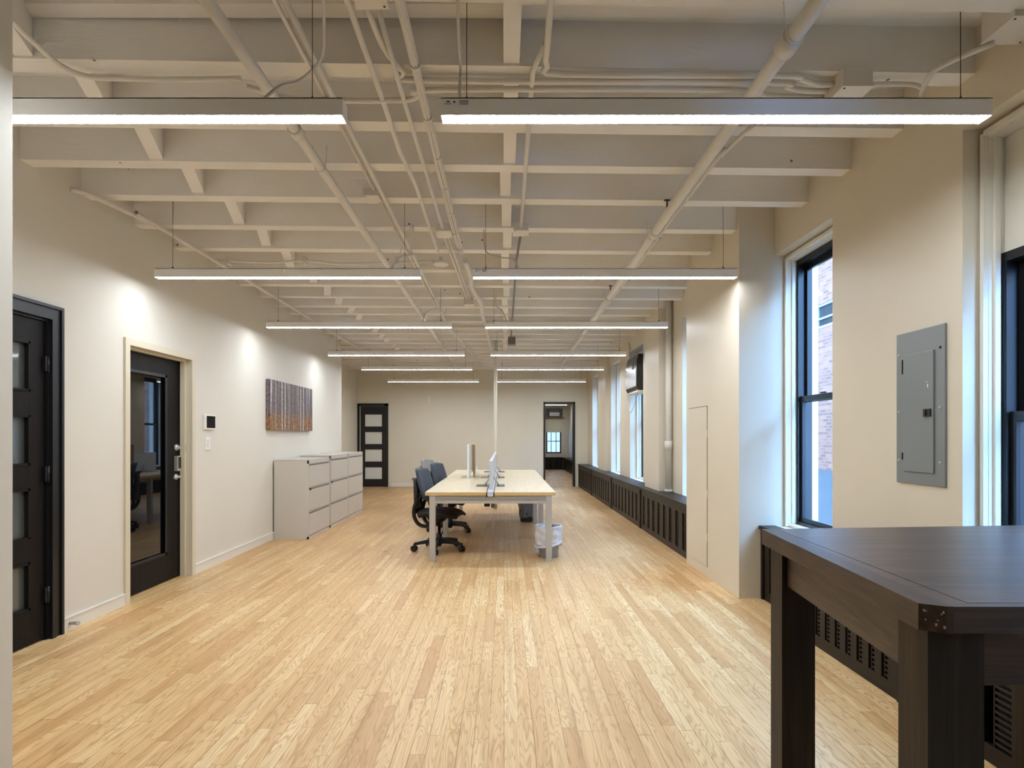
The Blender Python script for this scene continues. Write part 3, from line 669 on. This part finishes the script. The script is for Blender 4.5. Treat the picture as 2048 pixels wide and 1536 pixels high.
MB().box(-3.898, -3.868, YF+0.02, YF+0.035, 0.012, 2.17).box(-3.898, -3.225, YF+0.02, YF+0.035, 2.166, 2.176).build('ajar_gap_strip', 'trim_white', d3)  # white strip stands in for the bright gap of the ajar door
struct('wall_behind_door_3', box(-4.15, -2.9, YF+0.19, YF+0.3, 0, 2.5), 'wall_far')
t = thing('motion_sensor', 'small white motion sensor high on the grey-cream far wall', 'sensor', at(858, 799, YF))
c = at(858, 799, YF)
MB().box(c[0]-0.03, c[0]+0.03, YF-0.04, YF, c[2]-0.07, c[2]+0.06, 0.008).build('housing', 'white', t)
MB().box(c[0]-0.018, c[0]+0.018, YF-0.046, YF-0.04, c[2]-0.02, c[2]+0.03, 0.006).build('lens', 'frost_lit', t)

d4 = structe('door_4', (1.49, YF, 0))
MB().box(FO[0], FO[0]+0.045, YF-0.02, YF+0.2, 0, FO[2]).box(FO[1]-0.05, FO[1], YF-0.02, YF+0.2, 0, FO[2]).box(FO[0], FO[1], YF-0.02, YF+0.2, FO[2]-0.045, FO[2]).build('door_frame', 'black', d4)
# room beyond
YB = 23.1
struct('ceiling_back_room', box(-0.8, 3.0, YF+0.18, YB+0.3, 3.0, 3.1), 'deck')
struct('wall_back_room_left', box(-0.8, -0.6, YF+0.18, YB, 0, 3.0), 'wall')
struct('wall_back_room_right', box(2.66, 2.9, YF+0.18, YB, 0, 3.0), 'wall')
wx0, wx1, wz0, wz1 = 1.74, 2.36, 0.66, 2.05
struct('wall_back_room_far', box(-0.8, wx0, YB, YB+0.25, 0, 3.0).box(wx1, 2.9, YB, YB+0.25, 0, 3.0).box(wx0, wx1, YB, YB+0.25, 0, wz0).box(wx0, wx1, YB, YB+0.25, wz1, 3.0), 'wall_tan')
w7 = structe('window_7', (2.05, YB, 1.3))
m = MB().box(wx0, wx0+0.05, YB+0.02, YB+0.08, wz0, wz1).box(wx1-0.05, wx1, YB+0.02, YB+0.08, wz0, wz1).box(wx0, wx1, YB+0.02, YB+0.08, wz0, wz0+0.05).box(wx0, wx1, YB+0.02, YB+0.08, wz1-0.05, wz1)
m.box(wx0, wx1, YB+0.03, YB+0.07, 1.14, 1.17)
for k in (1, 2): m.box(wx0+0.62*k/3-0.013, wx0+0.62*k/3+0.013, YB+0.035, YB+0.065, wz0, wz1)
m.build('sash', 'black', w7)
MB().box(wx0, wx1, YB+0.048, YB+0.052, wz0, wz1).build('pane', 'glass', w7)
tag(MB().box(wx0-0.03, wx1+0.04, YB-0.045, YB-0.04, 1.52, 2.06).box(wx0-0.03, wx1+0.04, YB-0.05, YB-0.001, 2.03, 2.09).build('roller_shade', 'shade'), 'cream roller shade half drawn over the window beyond the doorway', 'shade')
t = thing('air_conditioner', 'air conditioner above the shaded window in the room beyond the doorway', 'air conditioner', (2.08, YB, 2.14))
MB().box(1.70, 2.42, YB-0.03, YB, 2.14, 2.50).build('surround', 'cab_dark', t)
MB().box(1.84, 2.30, YB-0.16, YB-0.03, 2.15, 2.49, 0.01).build('body', 'black_plastic', t)
MB().box(1.86, 2.28, YB-0.175, YB-0.16, 2.18, 2.34, 0.005).build('grille', 'ac_silver', t)
MB().box(1.66, 2.46, YB-0.18, YB, 2.11, 2.14).build('shelf', 'brown', t)
strip_light(0.2, 2.2, 17.6, 'added unseen linear light near the doorway, brightening the room beyond', None, zb=2.56, top=3.0)  # out-of-view fixture added to brighten the room past the doorway
strip_light(1.45, 2.42, 21.6, 'lit linear light on the ceiling of the room beyond the doorway', None, zb=2.56, top=3.0)
# ------------------------------------------------------------------ radiator covers
def rad_cover(y0, y1, label, sp, hw, first=None, xf=XRAD, h=0.61, xb=XR, slot=(0.075, 0.49), group='radiator covers along the right wall', mat='rad'):
    t = thing('radiator_cover', label, 'radiator cover', ((xf+xb)/2, (y0+y1)/2, 0), group)
    MB().box(xf-0.03, xb-0.002, y0, y1, h-0.03, h, 0.004).build('top', mat, t)
    n = int((y1-y0-0.10)/sp); s0 = (y1-y0-(n-1)*sp)/2
    cs = [y0+s0+k*sp for k in range(n)]
    m = MB(); m.box(xf, xf+0.02, y0, y1, 0, slot[0]).box(xf, xf+0.02, y0, y1, slot[1], h-0.03); y = y0
    for c_ in cs:
        m.box(xf, xf+0.02, y, c_-hw, slot[0], slot[1]); y = c_+hw
    m.box(xf, xf+0.02, y, y1, slot[0], slot[1])
    m.box(xf-0.012, xf, y0, y0+0.03, 0, h-0.03).box(xf-0.012, xf, y1-0.03, y1, 0, h-0.03)
    m.build('front_panel', mat, t)
    for c_ in cs:
        g = MB(); z = slot[0]+0.012; b_ = min(0.006, hw*0.2)
        while z < slot[1]-0.01:
            g.box(xf+0.004, xf+0.014, c_-hw, c_+hw*0.35, z, z+0.012); z += 0.026
        g.box(xf+0.003, xf+0.015, c_+hw*0.35-b_, c_+hw*0.35, slot[0], slot[1]).box(xf+0.003, xf+0.015, c_-hw, c_-hw+b_, slot[0], slot[1])
        g.build('grille', mat, t)
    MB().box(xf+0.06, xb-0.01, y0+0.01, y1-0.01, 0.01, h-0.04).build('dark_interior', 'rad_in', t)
rad_cover(0.2, 2.80, 'dark wooden radiator cover beside the camera, under the near window', 0.26, 0.065)
rad_cover(2.82, 3.725, 'dark wooden radiator cover seen through the bar table legs', 0.105, 0.026)
rad_cover(3.73, 4.665, 'shallower dark wooden radiator cover under the nearest full window beside the pier', 0.105, 0.026, xf=2.15)
rad_cover(6.03, 8.26, 'dark wooden radiator cover beyond the boxed pier, nearest of the far run', 0.255, 0.06)
rad_cover(8.28, 10.48, 'dark wooden radiator cover in the middle of the far run, under the air conditioner', 0.255, 0.06)
rad_cover(10.50, 12.85, 'dark wooden radiator cover second from the far wall', 0.255, 0.06)
rad_cover(12.87, 15.05, 'dark wooden radiator cover ending at the far wall', 0.255, 0.06)
rad_cover(15.5, 22.78, 'dark wooden radiator cover on the right in the room beyond the doorway', 0.4, 0.08, xf=2.42, h=0.50, xb=2.655, slot=(0.06, 0.40), group=None)
# back-room radiator under the window
t = thing('radiator_cover', 'dark wooden radiator cover under the window beyond the doorway', 'radiator cover', (1.0, YB-0.15, 0))
MB().box(-0.55, 2.41, YB-0.28, YB-0.003, 0.47, 0.50).build('top', 'rad', t)
m = MB().box(-0.55, 2.41, YB-0.26, YB-0.24, 0, 0.07).box(-0.55, 2.41, YB-0.26, YB-0.24, 0.40, 0.47)
x = -0.5
while x < 2.3: m.box(x-0.05, x+0.10, YB-0.26, YB-0.24, 0.07, 0.40); x += 0.25
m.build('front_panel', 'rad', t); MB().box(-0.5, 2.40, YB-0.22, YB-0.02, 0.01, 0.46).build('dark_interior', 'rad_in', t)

# ------------------------------------------------------------------ windows in the right wall
def ring(m, x0, x1, ya, yb, za, zb, t, tt=None, tb=None, tl=None):
    """rectangular frame in the y-z plane made of four boxes that meet without overlapping"""
    tt = t if tt is None else tt; tb = t if tb is None else tb
    m.box(x0, x1, ya, ya+t, za, zb).box(x0, x1, yb-t, yb, za, zb)
    m.box(x0, x1, ya+t, yb-t, zb-tt, zb).box(x0, x1, ya+t, yb-t, za, za+tb); return m
def window(n, ya, yb, z0=0.605, z1=HEAD-0.002, upper_panel=None, rail=1.66, o=0.035):
    ya += 0.002; yb -= 0.002
    w_ = structe(f'window_{n}', (2.45, (ya+yb)/2, z0))
    m = MB(); ring(m, 2.325+o, 2.51+o, ya, yb, z0, z1, 0.033, 0.055, 0.02)
    m.box(2.30+o, 2.325+o, ya+0.01, ya+0.03, z0, z1-0.03).box(2.30+o, 2.325+o, yb-0.03, yb-0.01, z0, z1-0.03).box(2.30+o, 2.325+o, ya+0.031, yb-0.031, z1-0.045, z1-0.02)
    m.box(2.345+o, 2.37+o, yb-0.047, yb-0.0335, z0+0.021, z1-0.056).box(2.345+o, 2.37+o, ya+0.0335, ya+0.047, z0+0.021, z1-0.056)
    m.build('window_casing', 'trim_white', w_)
    zt = z1-0.056 if upper_panel is None else upper_panel
    if upper_panel is not None:
        MB().box(2.40+o, 2.48+o, ya+0.034, yb-0.034, upper_panel+0.001, z1-0.056).build('upper_panel', 'trim_white', w_)
    a, b = ya+0.034, yb-0.034
    ring(MB(), 2.385+o, 2.50+o, a, b, z0+0.021, zt, 0.028, 0.045, 0.024).build('window_frame', 'black', w_); a += 0.029; b -= 0.029
    def sash(nm, x, za, zb):
        s_ = ring(MB(), x-0.012, x+0.012, a, b, za, zb, 0.03, 0.045, 0.035).build(nm, 'black', w_)
        MB().box(x-0.002, x+0.002, a+0.031, b-0.031, za+0.036, zb-0.046).build('pane', 'glass', s_)
        return s_
    sash('upper_sash', 2.455+o, rail-0.03, zt-0.046)
    sash('lower_sash', 2.415+o, z0+0.046, rail+0.02)
    MB().box(2.385+o, 2.402+o, (a+b)/2-0.03, (a+b)/2+0.03, rail+0.0205, rail+0.032, 0.003).build('sash_lock', 'black', w_)
    return w_
window(2, *WIN[1], upper_panel=2.24, rail=1.45)
window(1, *WIN[2])
window(8, *WIN[0])
window(3, *WIN[3], o=0.1)
window(4, *WIN[4], o=0.075)
window(5, *WIN[5], o=0.08)
window(6, *WIN[6], o=0.1)

# pipe riser at the right wall
def exr(t):
    MB().tube([(2.205, 7.50, 1.17), (2.205, 7.50, 1.29)], 0.052, 16).build('coupling', 'pipe', t)
    MB().tube([(2.205, 7.50, 0.61), (2.205, 7.50, 0.64)], 0.052, 16).build('floor_flange', 'pipe', t)
run('riser_pipe', [(2.205, 7.50, 0.61), (2.205, 7.50, ZD)], 0.040, 'pipe', 'vertical cream heating pipe standing on the radiator cover beside the far pier', 'pipe', None, 0, 18, exr)
# access door in the pier side
t = thing('access_panel', 'flush cream access door in the side of the boxed pier', 'access door', (1.955, 5.67, 0.9))
xp = 1.96
MB().box(xp-0.006, xp, 5.40, 5.93, 0.10, 1.64).build('panel', 'wall_tan', t)
MB().box(xp-0.0025, xp, 5.392, 5.40, 0.09, 1.648).box(xp-0.0025, xp, 5.392, 5.936, 1.64, 1.648).build('gap_shadow_line', 'cab_dark', t)
for z in (0.38, 0.80, 1.38): MB().box(xp-0.010, xp, 5.385, 5.402, z-0.04, z+0.04, 0.002).build('hinge', 'trim', t)

# electrical panel
t = thing('electrical_panel', 'grey steel electrical panel with a latched door on the right wall', 'electrical panel', (XR, 3.03, 1.51))
x0 = XR
MB().box(x0-0.012, x0, 2.855, 3.208, 1.09, 1.93, 0.004).build('cover_plate', 'grey_steel', t)
d = MB().box(x0-0.020, x0-0.012, 2.923, 3.145, 1.157, 1.804, 0.004).build('door', 'grey_steel', t)
MB().box(x0-0.028, x0-0.018, 2.935, 2.985, 1.455, 1.497, 0.003).box(x0-0.032, x0-0.026, 2.962, 2.978, 1.462, 1.490).build('latch', 'black', d)
MB().box(x0-0.021, x0-0.0195, 2.958, 2.963, 1.61, 1.628).box(x0-0.021, x0-0.0195, 2.966, 2.969, 1.635, 1.642).build('paint_chip', 'white', d)
MB().box(x0-0.021, x0-0.012, 3.150, 3.153, 1.70, 1.78).box(x0-0.021, x0-0.012, 3.150, 3.153, 1.22, 1.26).build('hinge', 'black', d)
for (y, z) in ((2.885, 1.81), (2.885, 1.50), (2.885, 1.215), (3.185, 1.81), (3.185, 1.49), (3.185, 1.215)):
    MB().lathe([(0.007, 0), (0.006, -0.004), (0.002, -0.005)], (x0-0.012, y, z), 10, axis='x').build('screw', 'black' if (y < 3 and z > 1.8) else 'steel', t)

# air conditioner in window 4
t = thing('air_conditioner', 'black and silver air conditioner mounted at the top of a right wall window', 'air conditioner', (2.3, 9.5, 2.106))
ya, yb, za, zb = 9.12, 9.92, 2.106, 2.70
MB().prism([(2.16, za+0.06), (2.20, za), (2.375, za), (2.375, zb), (2.19, zb), (2.16, zb-0.12)], ya, yb, 'y').build('body', 'black_plastic', t)
MB().prism([(2.150, za+0.07), (2.165, za+0.07), (2.165, za+0.36), (2.150, za+0.36)], ya+0.02, yb-0.02, 'y').build('front_grille', 'ac_silver', t)
MB().box(2.151, 2.16, ya+0.25, ya+0.33, za+0.34, za+0.44).build('control_knob', 'black', t)
MB().box(2.17, 2.38, ya-0.015, yb+0.015, za-0.03, za-0.001).build('support_shelf', 'trim', t)
MB().tube([(2.20, 9.95, 2.13), (2.215, 9.97, 1.98), (2.21, 9.85, 1.80), (2.20, 9.65, 1.78), (2.22, 9.5, 1.92), (2.26, 9.45, 2.08)], 0.006, 8, 5).build('power_cord', 'cable', t)
MB().box(2.19, 2.25, 9.92, 9.99, 2.08, 2.20, 0.006).build('plug_box', 'cab_dark', t)

# ------------------------------------------------------------------ outside
m = MB().box(10.0, 10.4, -10, 17.0, -6, 7.5).box(10.0, 10.4, 18.0, 40, -6, 7.5).box(10.0, 10.4, 17.0, 18.0, -6, 4.78).box(10.0, 10.4, 17.0, 18.0, 5.52, 7.5)
fac = thing('neighbouring_building', 'pale brick building across the light well seen through the window', 'building', (10.2, 15, -6))
m.build('wall', 'brick', fac)
MB().box(10.1, 10.14, 17.0, 18.0, 4.78, 5.52).build('window_pane', 'fac_glass', fac)
MB().box(10.02, 10.1, 17.0, 17.07, 4.78, 5.52).box(10.02, 10.1, 17.93, 18.0, 4.78, 5.52).box(10.02, 10.1, 17.0, 18.0, 4.78, 4.84).box(10.02, 10.1, 17.0, 18.0, 5.46, 5.52).box(10.02, 10.1, 17.0, 18.0, 5.05, 5.10).build('window_frame', 'grey_steel', fac)
tag(box(-3, 6, 27.0, 27.4, -6, 12).build('neighbouring_building', 'ext2'), 'added building dimming the sky behind the window of the room beyond the doorway', 'building')  # added to hold back the glaring sky behind the back window
tag(MB().prism([(3.2, -2.4), (9.9, 0.32), (9.9, 0.12), (3.2, -2.6)], -6, 38, 'y').build('shingled_roof', 'roofing'), 'blue-grey shingled roof below the window, outside', 'roof')

# ------------------------------------------------------------------ bar table, right foreground
t = thing('bar_table', 'tall dark brown wooden bar table in the right foreground', 'table', (1.4, 1.65, 0))
ZT = 1.0
poly = [(0.870, 1.176), (0.912, 1.153), (2.16, 1.153), (2.16, 2.22), (0.975, 2.118)]
m = MB().prism([(0.975, 1.178), (2.12, 1.178), (2.12, 2.20), (1.03, 2.105)], ZT-0.055, ZT+0.0002)
tag(m.build('table_top', 'tbl_x', t), 'plank top with boards running crosswise')
MB().prism([(0.870, 1.176), (0.912, 1.153), (0.925, 1.153), (1.03, 2.123), (0.975, 2.118)], ZT-0.056, ZT).build('edge_board', 'tbl_y', t)
MB().prism([(0.9255, 1.153), (2.16, 1.153), (2.16, 1.1775), (0.9285, 1.1775)], ZT-0.056, ZT-0.0005).build('edge_board', 'tbl_x', t)
MB().prism([(0.9285, 1.1780), (0.9745, 1.1780), (1.0295, 2.105), (1.0275, 2.105)], ZT-0.0555, ZT-0.0006).build('top_border', 'tbl_x', t)
MB().prism([(1.031, 2.1055), (2.12, 2.2005), (2.12, 1.178), (2.16, 1.178), (2.16, 2.22), (1.031, 2.1235)], ZT-0.0555, ZT-0.0004).build('edge_board', 'tbl_x', t)
def leg(x0, y0, wx, wy, sk=0.0):
    m = MB().prism([(x0, y0), (x0+wx, y0), (x0+wx+sk, y0+wy), (x0+sk, y0+wy)], 0, ZT-0.0565); m.build('leg', 'tbl_z', t)
leg(0.887, 1.172, 0.118, 0.105, 0.012); leg(0.993, 2.0, 0.118, 0.105, 0.010)
leg(1.855, 1.172, 0.11, 0.105); leg(1.855, 1.93, 0.11, 0.105)
MB().prism([(0.925, 1.2775), (0.945, 1.2775), (1.035, 1.9995), (1.012, 1.9995)], 0.815, ZT-0.0565).build('apron', 'tbl_y', t)
MB().prism([(1.0055, 1.215), (1.8545, 1.215), (1.8545, 1.24), (1.0055, 1.24)], 0.81, ZT-0.0565).build('apron', 'tbl_x', t)
MB().prism([(1.1145, 2.03), (1.8545, 1.985), (1.8545, 2.01), (1.1145, 2.055)], 0.81, ZT-0.0565).build('apron', 'tbl_x', t)

rc = random.Random(4); m = MB()
for k in range(10):
    a_, h_ = rc.random(), rc.random(); x_ = 0.872+0.040*a_; y_ = 1.1755-0.022*a_; q = 0.0008+0.0016*rc.random(); z_ = ZT-0.010-0.042*h_
    m.box(x_-q, x_+q, y_-0.0012, y_+0.001, z_-q, z_+q*1.4)
m.build('worn_chips', 'chip', t)
# ------------------------------------------------------------------ shared desk
t = thing('bench_desk', 'long shared desk with birch tops and silver legs in the middle of the room', 'desk', (-0.15, 8.05, 0))
y0, y1 = 6.03, 10.1; CX = -0.147
secs = [y0+(y1-y0)*k/3 for k in range(4)]
for (xa, xb) in ((-0.85, CX-0.045), (CX+0.045, 0.556)):
    for k in range(3):
        tp = MB().box(xa, xb, secs[k]+(0.001 if k else 0), secs[k+1], 0.747, 0.75).build('desk_top', 'birch', t)
        MB().box(xa, xb, secs[k]+(0.001 if k else 0), secs[k+1], 0.714, 0.7469).build('edge_band', 'birch_edge', tp)
for k, y in enumerate((6.04, 7.38, 8.73, 10.03)):
    for x in (-0.80, 0.46): MB().box(x-0.006, x+0.058, y, y+0.06, 0, 0.713, 0.003).build('leg', 'silver', t)
    MB().box(-0.742, 0.453, y+0.015, y+0.055, 0.625, 0.668).build('crossbar', 'silver', t)
    MB().box(-0.742, 0.453, y+0.002, y+0.045, 0.669, 0.713).build('crossbar', 'silver_dark', t)
MB().box(-0.79, -0.765, y0+0.08, y1-0.05, 0.66, 0.713).box(0.475, 0.50, y0+0.08, y1-0.05, 0.66, 0.713).build('side_beam', 'silver', t)
MB().box(CX-0.0445, CX-0.033, y0, y1, 0.70, 0.742).box(CX+0.033, CX+0.0445, y0, y1, 0.70, 0.742).build('dark_gap', 'black', t)
MB().box(CX-0.032, CX+0.032, y0-0.006, y1, 0.705, 0.755, 0.003).build('centre_beam', 'divider', t)
MB().box(CX-0.018, CX+0.018, y0+0.24, y1-0.2, 0.7555, 1.075, 0.004).build('divider_screen', 'divider', t)
for y in (6.86, 8.22, 9.55):
    for sx, xa, xb in ((-1, CX-0.19, CX-0.05), (1, CX+0.055, CX+0.155)):
        g = MB().box(xa, xb, y-0.15, y+0.15, 0.7502, 0.7525).build('power_module', 'black', t)
        MB().box(xa+0.012, xb-0.03, y-0.07, y+0.06, 0.7525, 0.7532).build('cover_flap', 'dk_metal', g)
        MB().tube([(CX+sx*0.02, y, 0.86), (CX+sx*0.085, y-0.03, 0.757)], 0.011, 8).build('screen_bracket', 'silver', t)
MB().box(-0.28, -0.20, 7.9, 8.1, 0.36, 0.46, 0.008).tube([(-0.24, 8.0, 0.45), (-0.24, 8.0, 0.70)], 0.012, 8).build('power_box', 'black_plastic', t)
MB().box(-0.185, -0.135, 8.0, 8.06, 0.33, 0.705).build('cable_riser', 'silver_dark', t)
MB().tube([(-0.15, 8.0, 0.34), (-0.08, 8.0, 0.36), (-0.02, 8.0, 0.48), (0.0, 8.0, 0.70)], 0.004, 6, 6).build('power_cable', 'cable', t)
# acrylic stand and bottle on the desk
t = thing('desk_screen', 'upright clear and white desk screen standing on the left half of the desk', 'desk screen', (-0.49, 8.3, 0.75))
MB().box(-0.62, -0.235, 8.05, 8.5, 0.7505, 0.756).build('base_plate', 'acrylic', t)
MB().box(-0.525, -0.502, 8.0, 8.45, 0.756, 1.235, 0.003).build('white_panel', 'white', t)
MB().box(-0.498, -0.472, 8.2, 8.6, 0.82, 1.23).build('clear_panel', 'acrylic', t)
MB().box(-0.468, -0.452, 8.505, 8.85, 0.7505, 1.225).build('brown_panel', 'brown', t)
t = thing('bottle', 'clear bottle with a pale pump top on the left half of the desk', 'bottle', (-0.375, 7.75, 0.75))
MB().lathe([(0.028, 0), (0.030, 0.004), (0.030, 0.10), (0.024, 0.115), (0.012, 0.12)], (-0.375, 7.75, 0.7505), 18).build('body', 'acrylic', t)
MB().lathe([(0.012, 0.12), (0.014, 0.125), (0.014, 0.145), (0.005, 0.148), (0.005, 0.168), (0.012, 0.170), (0.012, 0.178)], (-0.375, 7.75, 0.7505), 14).box(-0.40, -0.372, 7.745, 7.755, 0.92, 0.927).build('pump', 'white', t)
run('power_pole', [(-0.158, 10.42, 0.0), (-0.158, 10.42, ZD)], 0.03, 'trim_white', 'slim cream post from floor to ceiling behind the far end of the desk', 'post')

# ------------------------------------------------------------------ chairs
def chair(loc, rz, label, backmat):
    t = thing('office_chair', label, 'chair', loc, 'office chairs', rz)
    B = lambda mb, n, m_, p=t: mb.build(n, m_, p, True)
    # seat: a cushion with waterfall front, rounded outline
    def seat(u, v):
        a = (u-0.5)*2; b = (v-0.5)*2
        wy = 0.245*math.sqrt(max(0.0, 1-abs(a)**3.2*0.55)); x = 0.03+a*0.25; y = b*wy
        zt = 0.505-0.012*b*b-0.05*max(0, a)**2.5-0.02*max(0, -a)**2-0.03*abs(b)**4
        th = 0.075*(1-0.55*abs(a)**4)*(1-0.5*abs(b)**4)
        return (x, y, zt), (x*0.97, y*0.92, zt-th)
    B(MB().grid(seat, 18, 14), 'seat', 'chair_fab')
    m = MB()
    def pan(u, v):
        a = (u-0.5)*2; b = (v-0.5)*2
        x = 0.01+a*0.17; y = b*0.13
        return (x, y, 0.432), (x*0.8-0.03, y*0.6, 0.432-0.15*(1-0.75*a*a)*(1-0.5*b*b)*(1 if a < 0.3 else 0.8))
    m.grid(pan, 10, 8); B(m, 'seat_mechanism', 'chair')
    # backrest
    def back(u, v):
        b = (u-0.5)*2; h = v
        wy = 0.205*(1-0.22*h**2.2)*(1-0.25*(1-h)**3)
        x = -0.155-0.10*h-0.03*math.sin(h*PI)*0+0.035*b*b; z = 0.60+0.375*h-0.02*b*b*h
        return (x+0.022, b*wy, z), (x-0.022, b*wy*0.96, z+0.004)
    B(MB().grid(back, 14, 14), 'backrest', backmat)
    m = MB()
    for s_ in (-1, 1):
        m.tube([(-0.03, s_*0.05, 0.335), (-0.13, s_*0.08, 0.29), (-0.215, s_*0.11, 0.315), (-0.262, s_*0.13, 0.40), (-0.262, s_*0.14, 0.50), (-0.235, s_*0.14, 0.59), (-0.235, s_*0.13, 0.70), (-0.262, s_*0.10, 0.80), (-0.285, s_*0.06, 0.835)], 0.023, 10, 4)
        m.tube([(-0.235, s_*0.14, 0.58), (-0.18, s_*0.16, 0.64), (-0.16, s_*0.17, 0.70)], 0.011, 8, 3)
    m.tube([(-0.285, -0.08, 0.832), (-0.335, 0, 0.842), (-0.285, 0.08, 0.832)], 0.012, 8, 5)
    m.tube([(-0.262, -0.14, 0.45), (-0.275, 0, 0.45), (-0.262, 0.14, 0.45)], 0.018, 8, 5).tube([(-0.24, -0.13, 0.66), (-0.25, 0, 0.66), (-0.24, 0.13, 0.66)], 0.014, 8, 5)
    def shell(u, v):
        b = (u-0.5)*2; x = -0.252-0.03*v-0.012*(1-b*b); z = 0.47+0.34*v; y = b*(0.13-0.05*v)
        return (x, y, z), (x-0.014, y, z)
    m.grid(shell, 8, 8)
    B(m, 'back_frame', 'chair')
    B(MB().lathe([(0.026, 0.05), (0.032, 0.08), (0.032, 0.20), (0.018, 0.202), (0.018, 0.33)], (0, 0, 0), 16), 'gas_lift', 'chair')
    m = MB().lathe([(0.045, 0.075), (0.05, 0.09), (0.05, 0.14), (0.035, 0.155)], (0, 0, 0), 16)
    for k in range(5):
        a = math.radians(18+72*k-25); c_, s_ = math.cos(a), math.sin(a)
        n_ = Vector((-s_, c_, 0))
        ps = []
        for r_, w_, za, zb in ((0.03, 0.028, 0.085, 0.145), (0.17, 0.022, 0.085, 0.125), (0.30, 0.016, 0.072, 0.100)):
            p = Vector((c_*r_, s_*r_, 0)); ps.append([p-n_*w_+Vector((0,0,za)), p+n_*w_+Vector((0,0,za)), p+n_*w_*0.7+Vector((0,0,zb)), p-n_*w_*0.7+Vector((0,0,zb))])
        vs = [q for r_ in ps for q in r_]
        fs = [(0,1,2,3), (8,9,10,11)]+[(i*4+k2, i*4+(k2+1) % 4, (i+1)*4+(k2+1) % 4, (i+1)*4+k2) for i in range(2) for k2 in range(4)]
        m.add(vs, fs)
    base = B(m, 'star_base', 'chair')
    for k in range(5):
        a = math.radians(18+72*k-25); c_, s_ = math.cos(a)*0.295, math.sin(a)*0.295
        ax = Vector((math.cos(a+0.9), math.sin(a+0.9), 0))
        m = MB(); p = Vector((c_, s_, 0.035))
        for q in (-1, 1): m.tube([p+ax*q*0.008, p+ax*q*0.028], 0.0345, 16)
        m.tube([p+Vector((0,0,0.02)), p+Vector((0,0,0.05))], 0.014, 8)
        B(m, 'caster', 'chair', base)
    return t
chair((-0.77, 6.66, 0), math.radians(-14), 'black office chair with blue-grey backrest, nearest of three by the desk', 'mesh_blue')
chair((-0.765, 7.98, 0), math.radians(-20), 'black office chair with blue-grey backrest, middle of three by the desk', 'mesh_blue')
chair((-1.10, 9.35, 0), math.radians(-24), 'office chair with backrest paled by painted light, farthest of three by the desk', 'mesh_lit')

# ------------------------------------------------------------------ waste bins
t = thing('waste_bin', 'silver waste bin with a white bag over its rim by the near right desk leg', 'bin', (0.50, 6.32, 0), 'waste bins')
MB().lathe([(0.108, 0), (0.112, 0.008), (0.138, 0.335), (0.132, 0.335), (0.108, 0.02)], (0.50, 6.32, 0.001), 28).build('bin_body', 'bin', t)
def crumple(cx, cy, z0, r0, z1, r1, seed, nv=10, nu=48, inner=0.012):
    rnd = random.Random(seed); ph = [rnd.random()*6.28 for _ in range(6)]
    m = MB(); A = []
    for j in range(nv+1):
        v = j/nv; r = r0+(r1-r0)*v; z = z0+(z1-z0)*v
        for i in range(nu):
            a = 2*PI*i/nu
            k = 0.006*math.sin(7*a+ph[0]+3*v)+0.004*math.sin(13*a+ph[1]-5*v)+0.004*math.sin(5*v*3+ph[2]+3*a)
            A.append((cx+(r+k)*math.cos(a), cy+(r+k)*math.sin(a), z+(0.012*math.sin(3*a+ph[3])+0.006*math.sin(9*a+ph[4]))*(1 if j in (0,) else 0.3)))
    fs = [(j*nu+i, j*nu+(i+1) % nu, (j+1)*nu+(i+1) % nu, (j+1)*nu+i) for j in range(nv) for i in range(nu)]
    m.add(A, fs, True); k = len(A)
    B_ = [(cx+(x-cx)*(1-inner/r1), cy+(y-cy)*(1-inner/r1), z) for x, y, z in A]
    m.add(B_, [tuple(reversed(f)) for f in fs], True)
    m.add([], [])
    m.f += [(nv*nu+i, nv*nu+(i+1) % nu, k+nv*nu+(i+1) % nu, k+nv*nu+i) for i in range(nu)]+[(i, k+i, k+(i+1) % nu, (i+1) % nu) for i in range(nu)]; m.sm += [True]*(2*nu)
    return m
bg_ = crumple(0.50, 6.32, 0.13, 0.142, 0.352, 0.153, 3, 14).build('bin_bag', 'bag', t)
MB().tube([(0.50+0.146*math.cos(a), 6.32+0.146*math.sin(a), 0.145+0.03*math.cos(a-0.3)) for a in [2*PI*k/28 for k in range(29)]], 0.012, 8).build('bag_band', 'bag', bg_)
crumple(0.395, 6.30, 0.03, 0.02, 0.20, 0.035, 5, 6, 20, 0.004).build('bag_tail', 'bag', bg_)
t = thing('waste_bin', 'dark grey waste bin with a grey bag under the middle of the desk', 'bin', (0.37, 8.93, 0), 'waste bins')
MB().lathe([(0.105, 0), (0.11, 0.008), (0.135, 0.37), (0.13, 0.37), (0.105, 0.02)], (0.37, 8.93, 0.001), 28).build('bin_body', 'bin_dark', t)
bg_ = crumple(0.37, 8.93, 0.07, 0.122, 0.385, 0.147, 9).build('bin_bag', 'bag_grey', t)
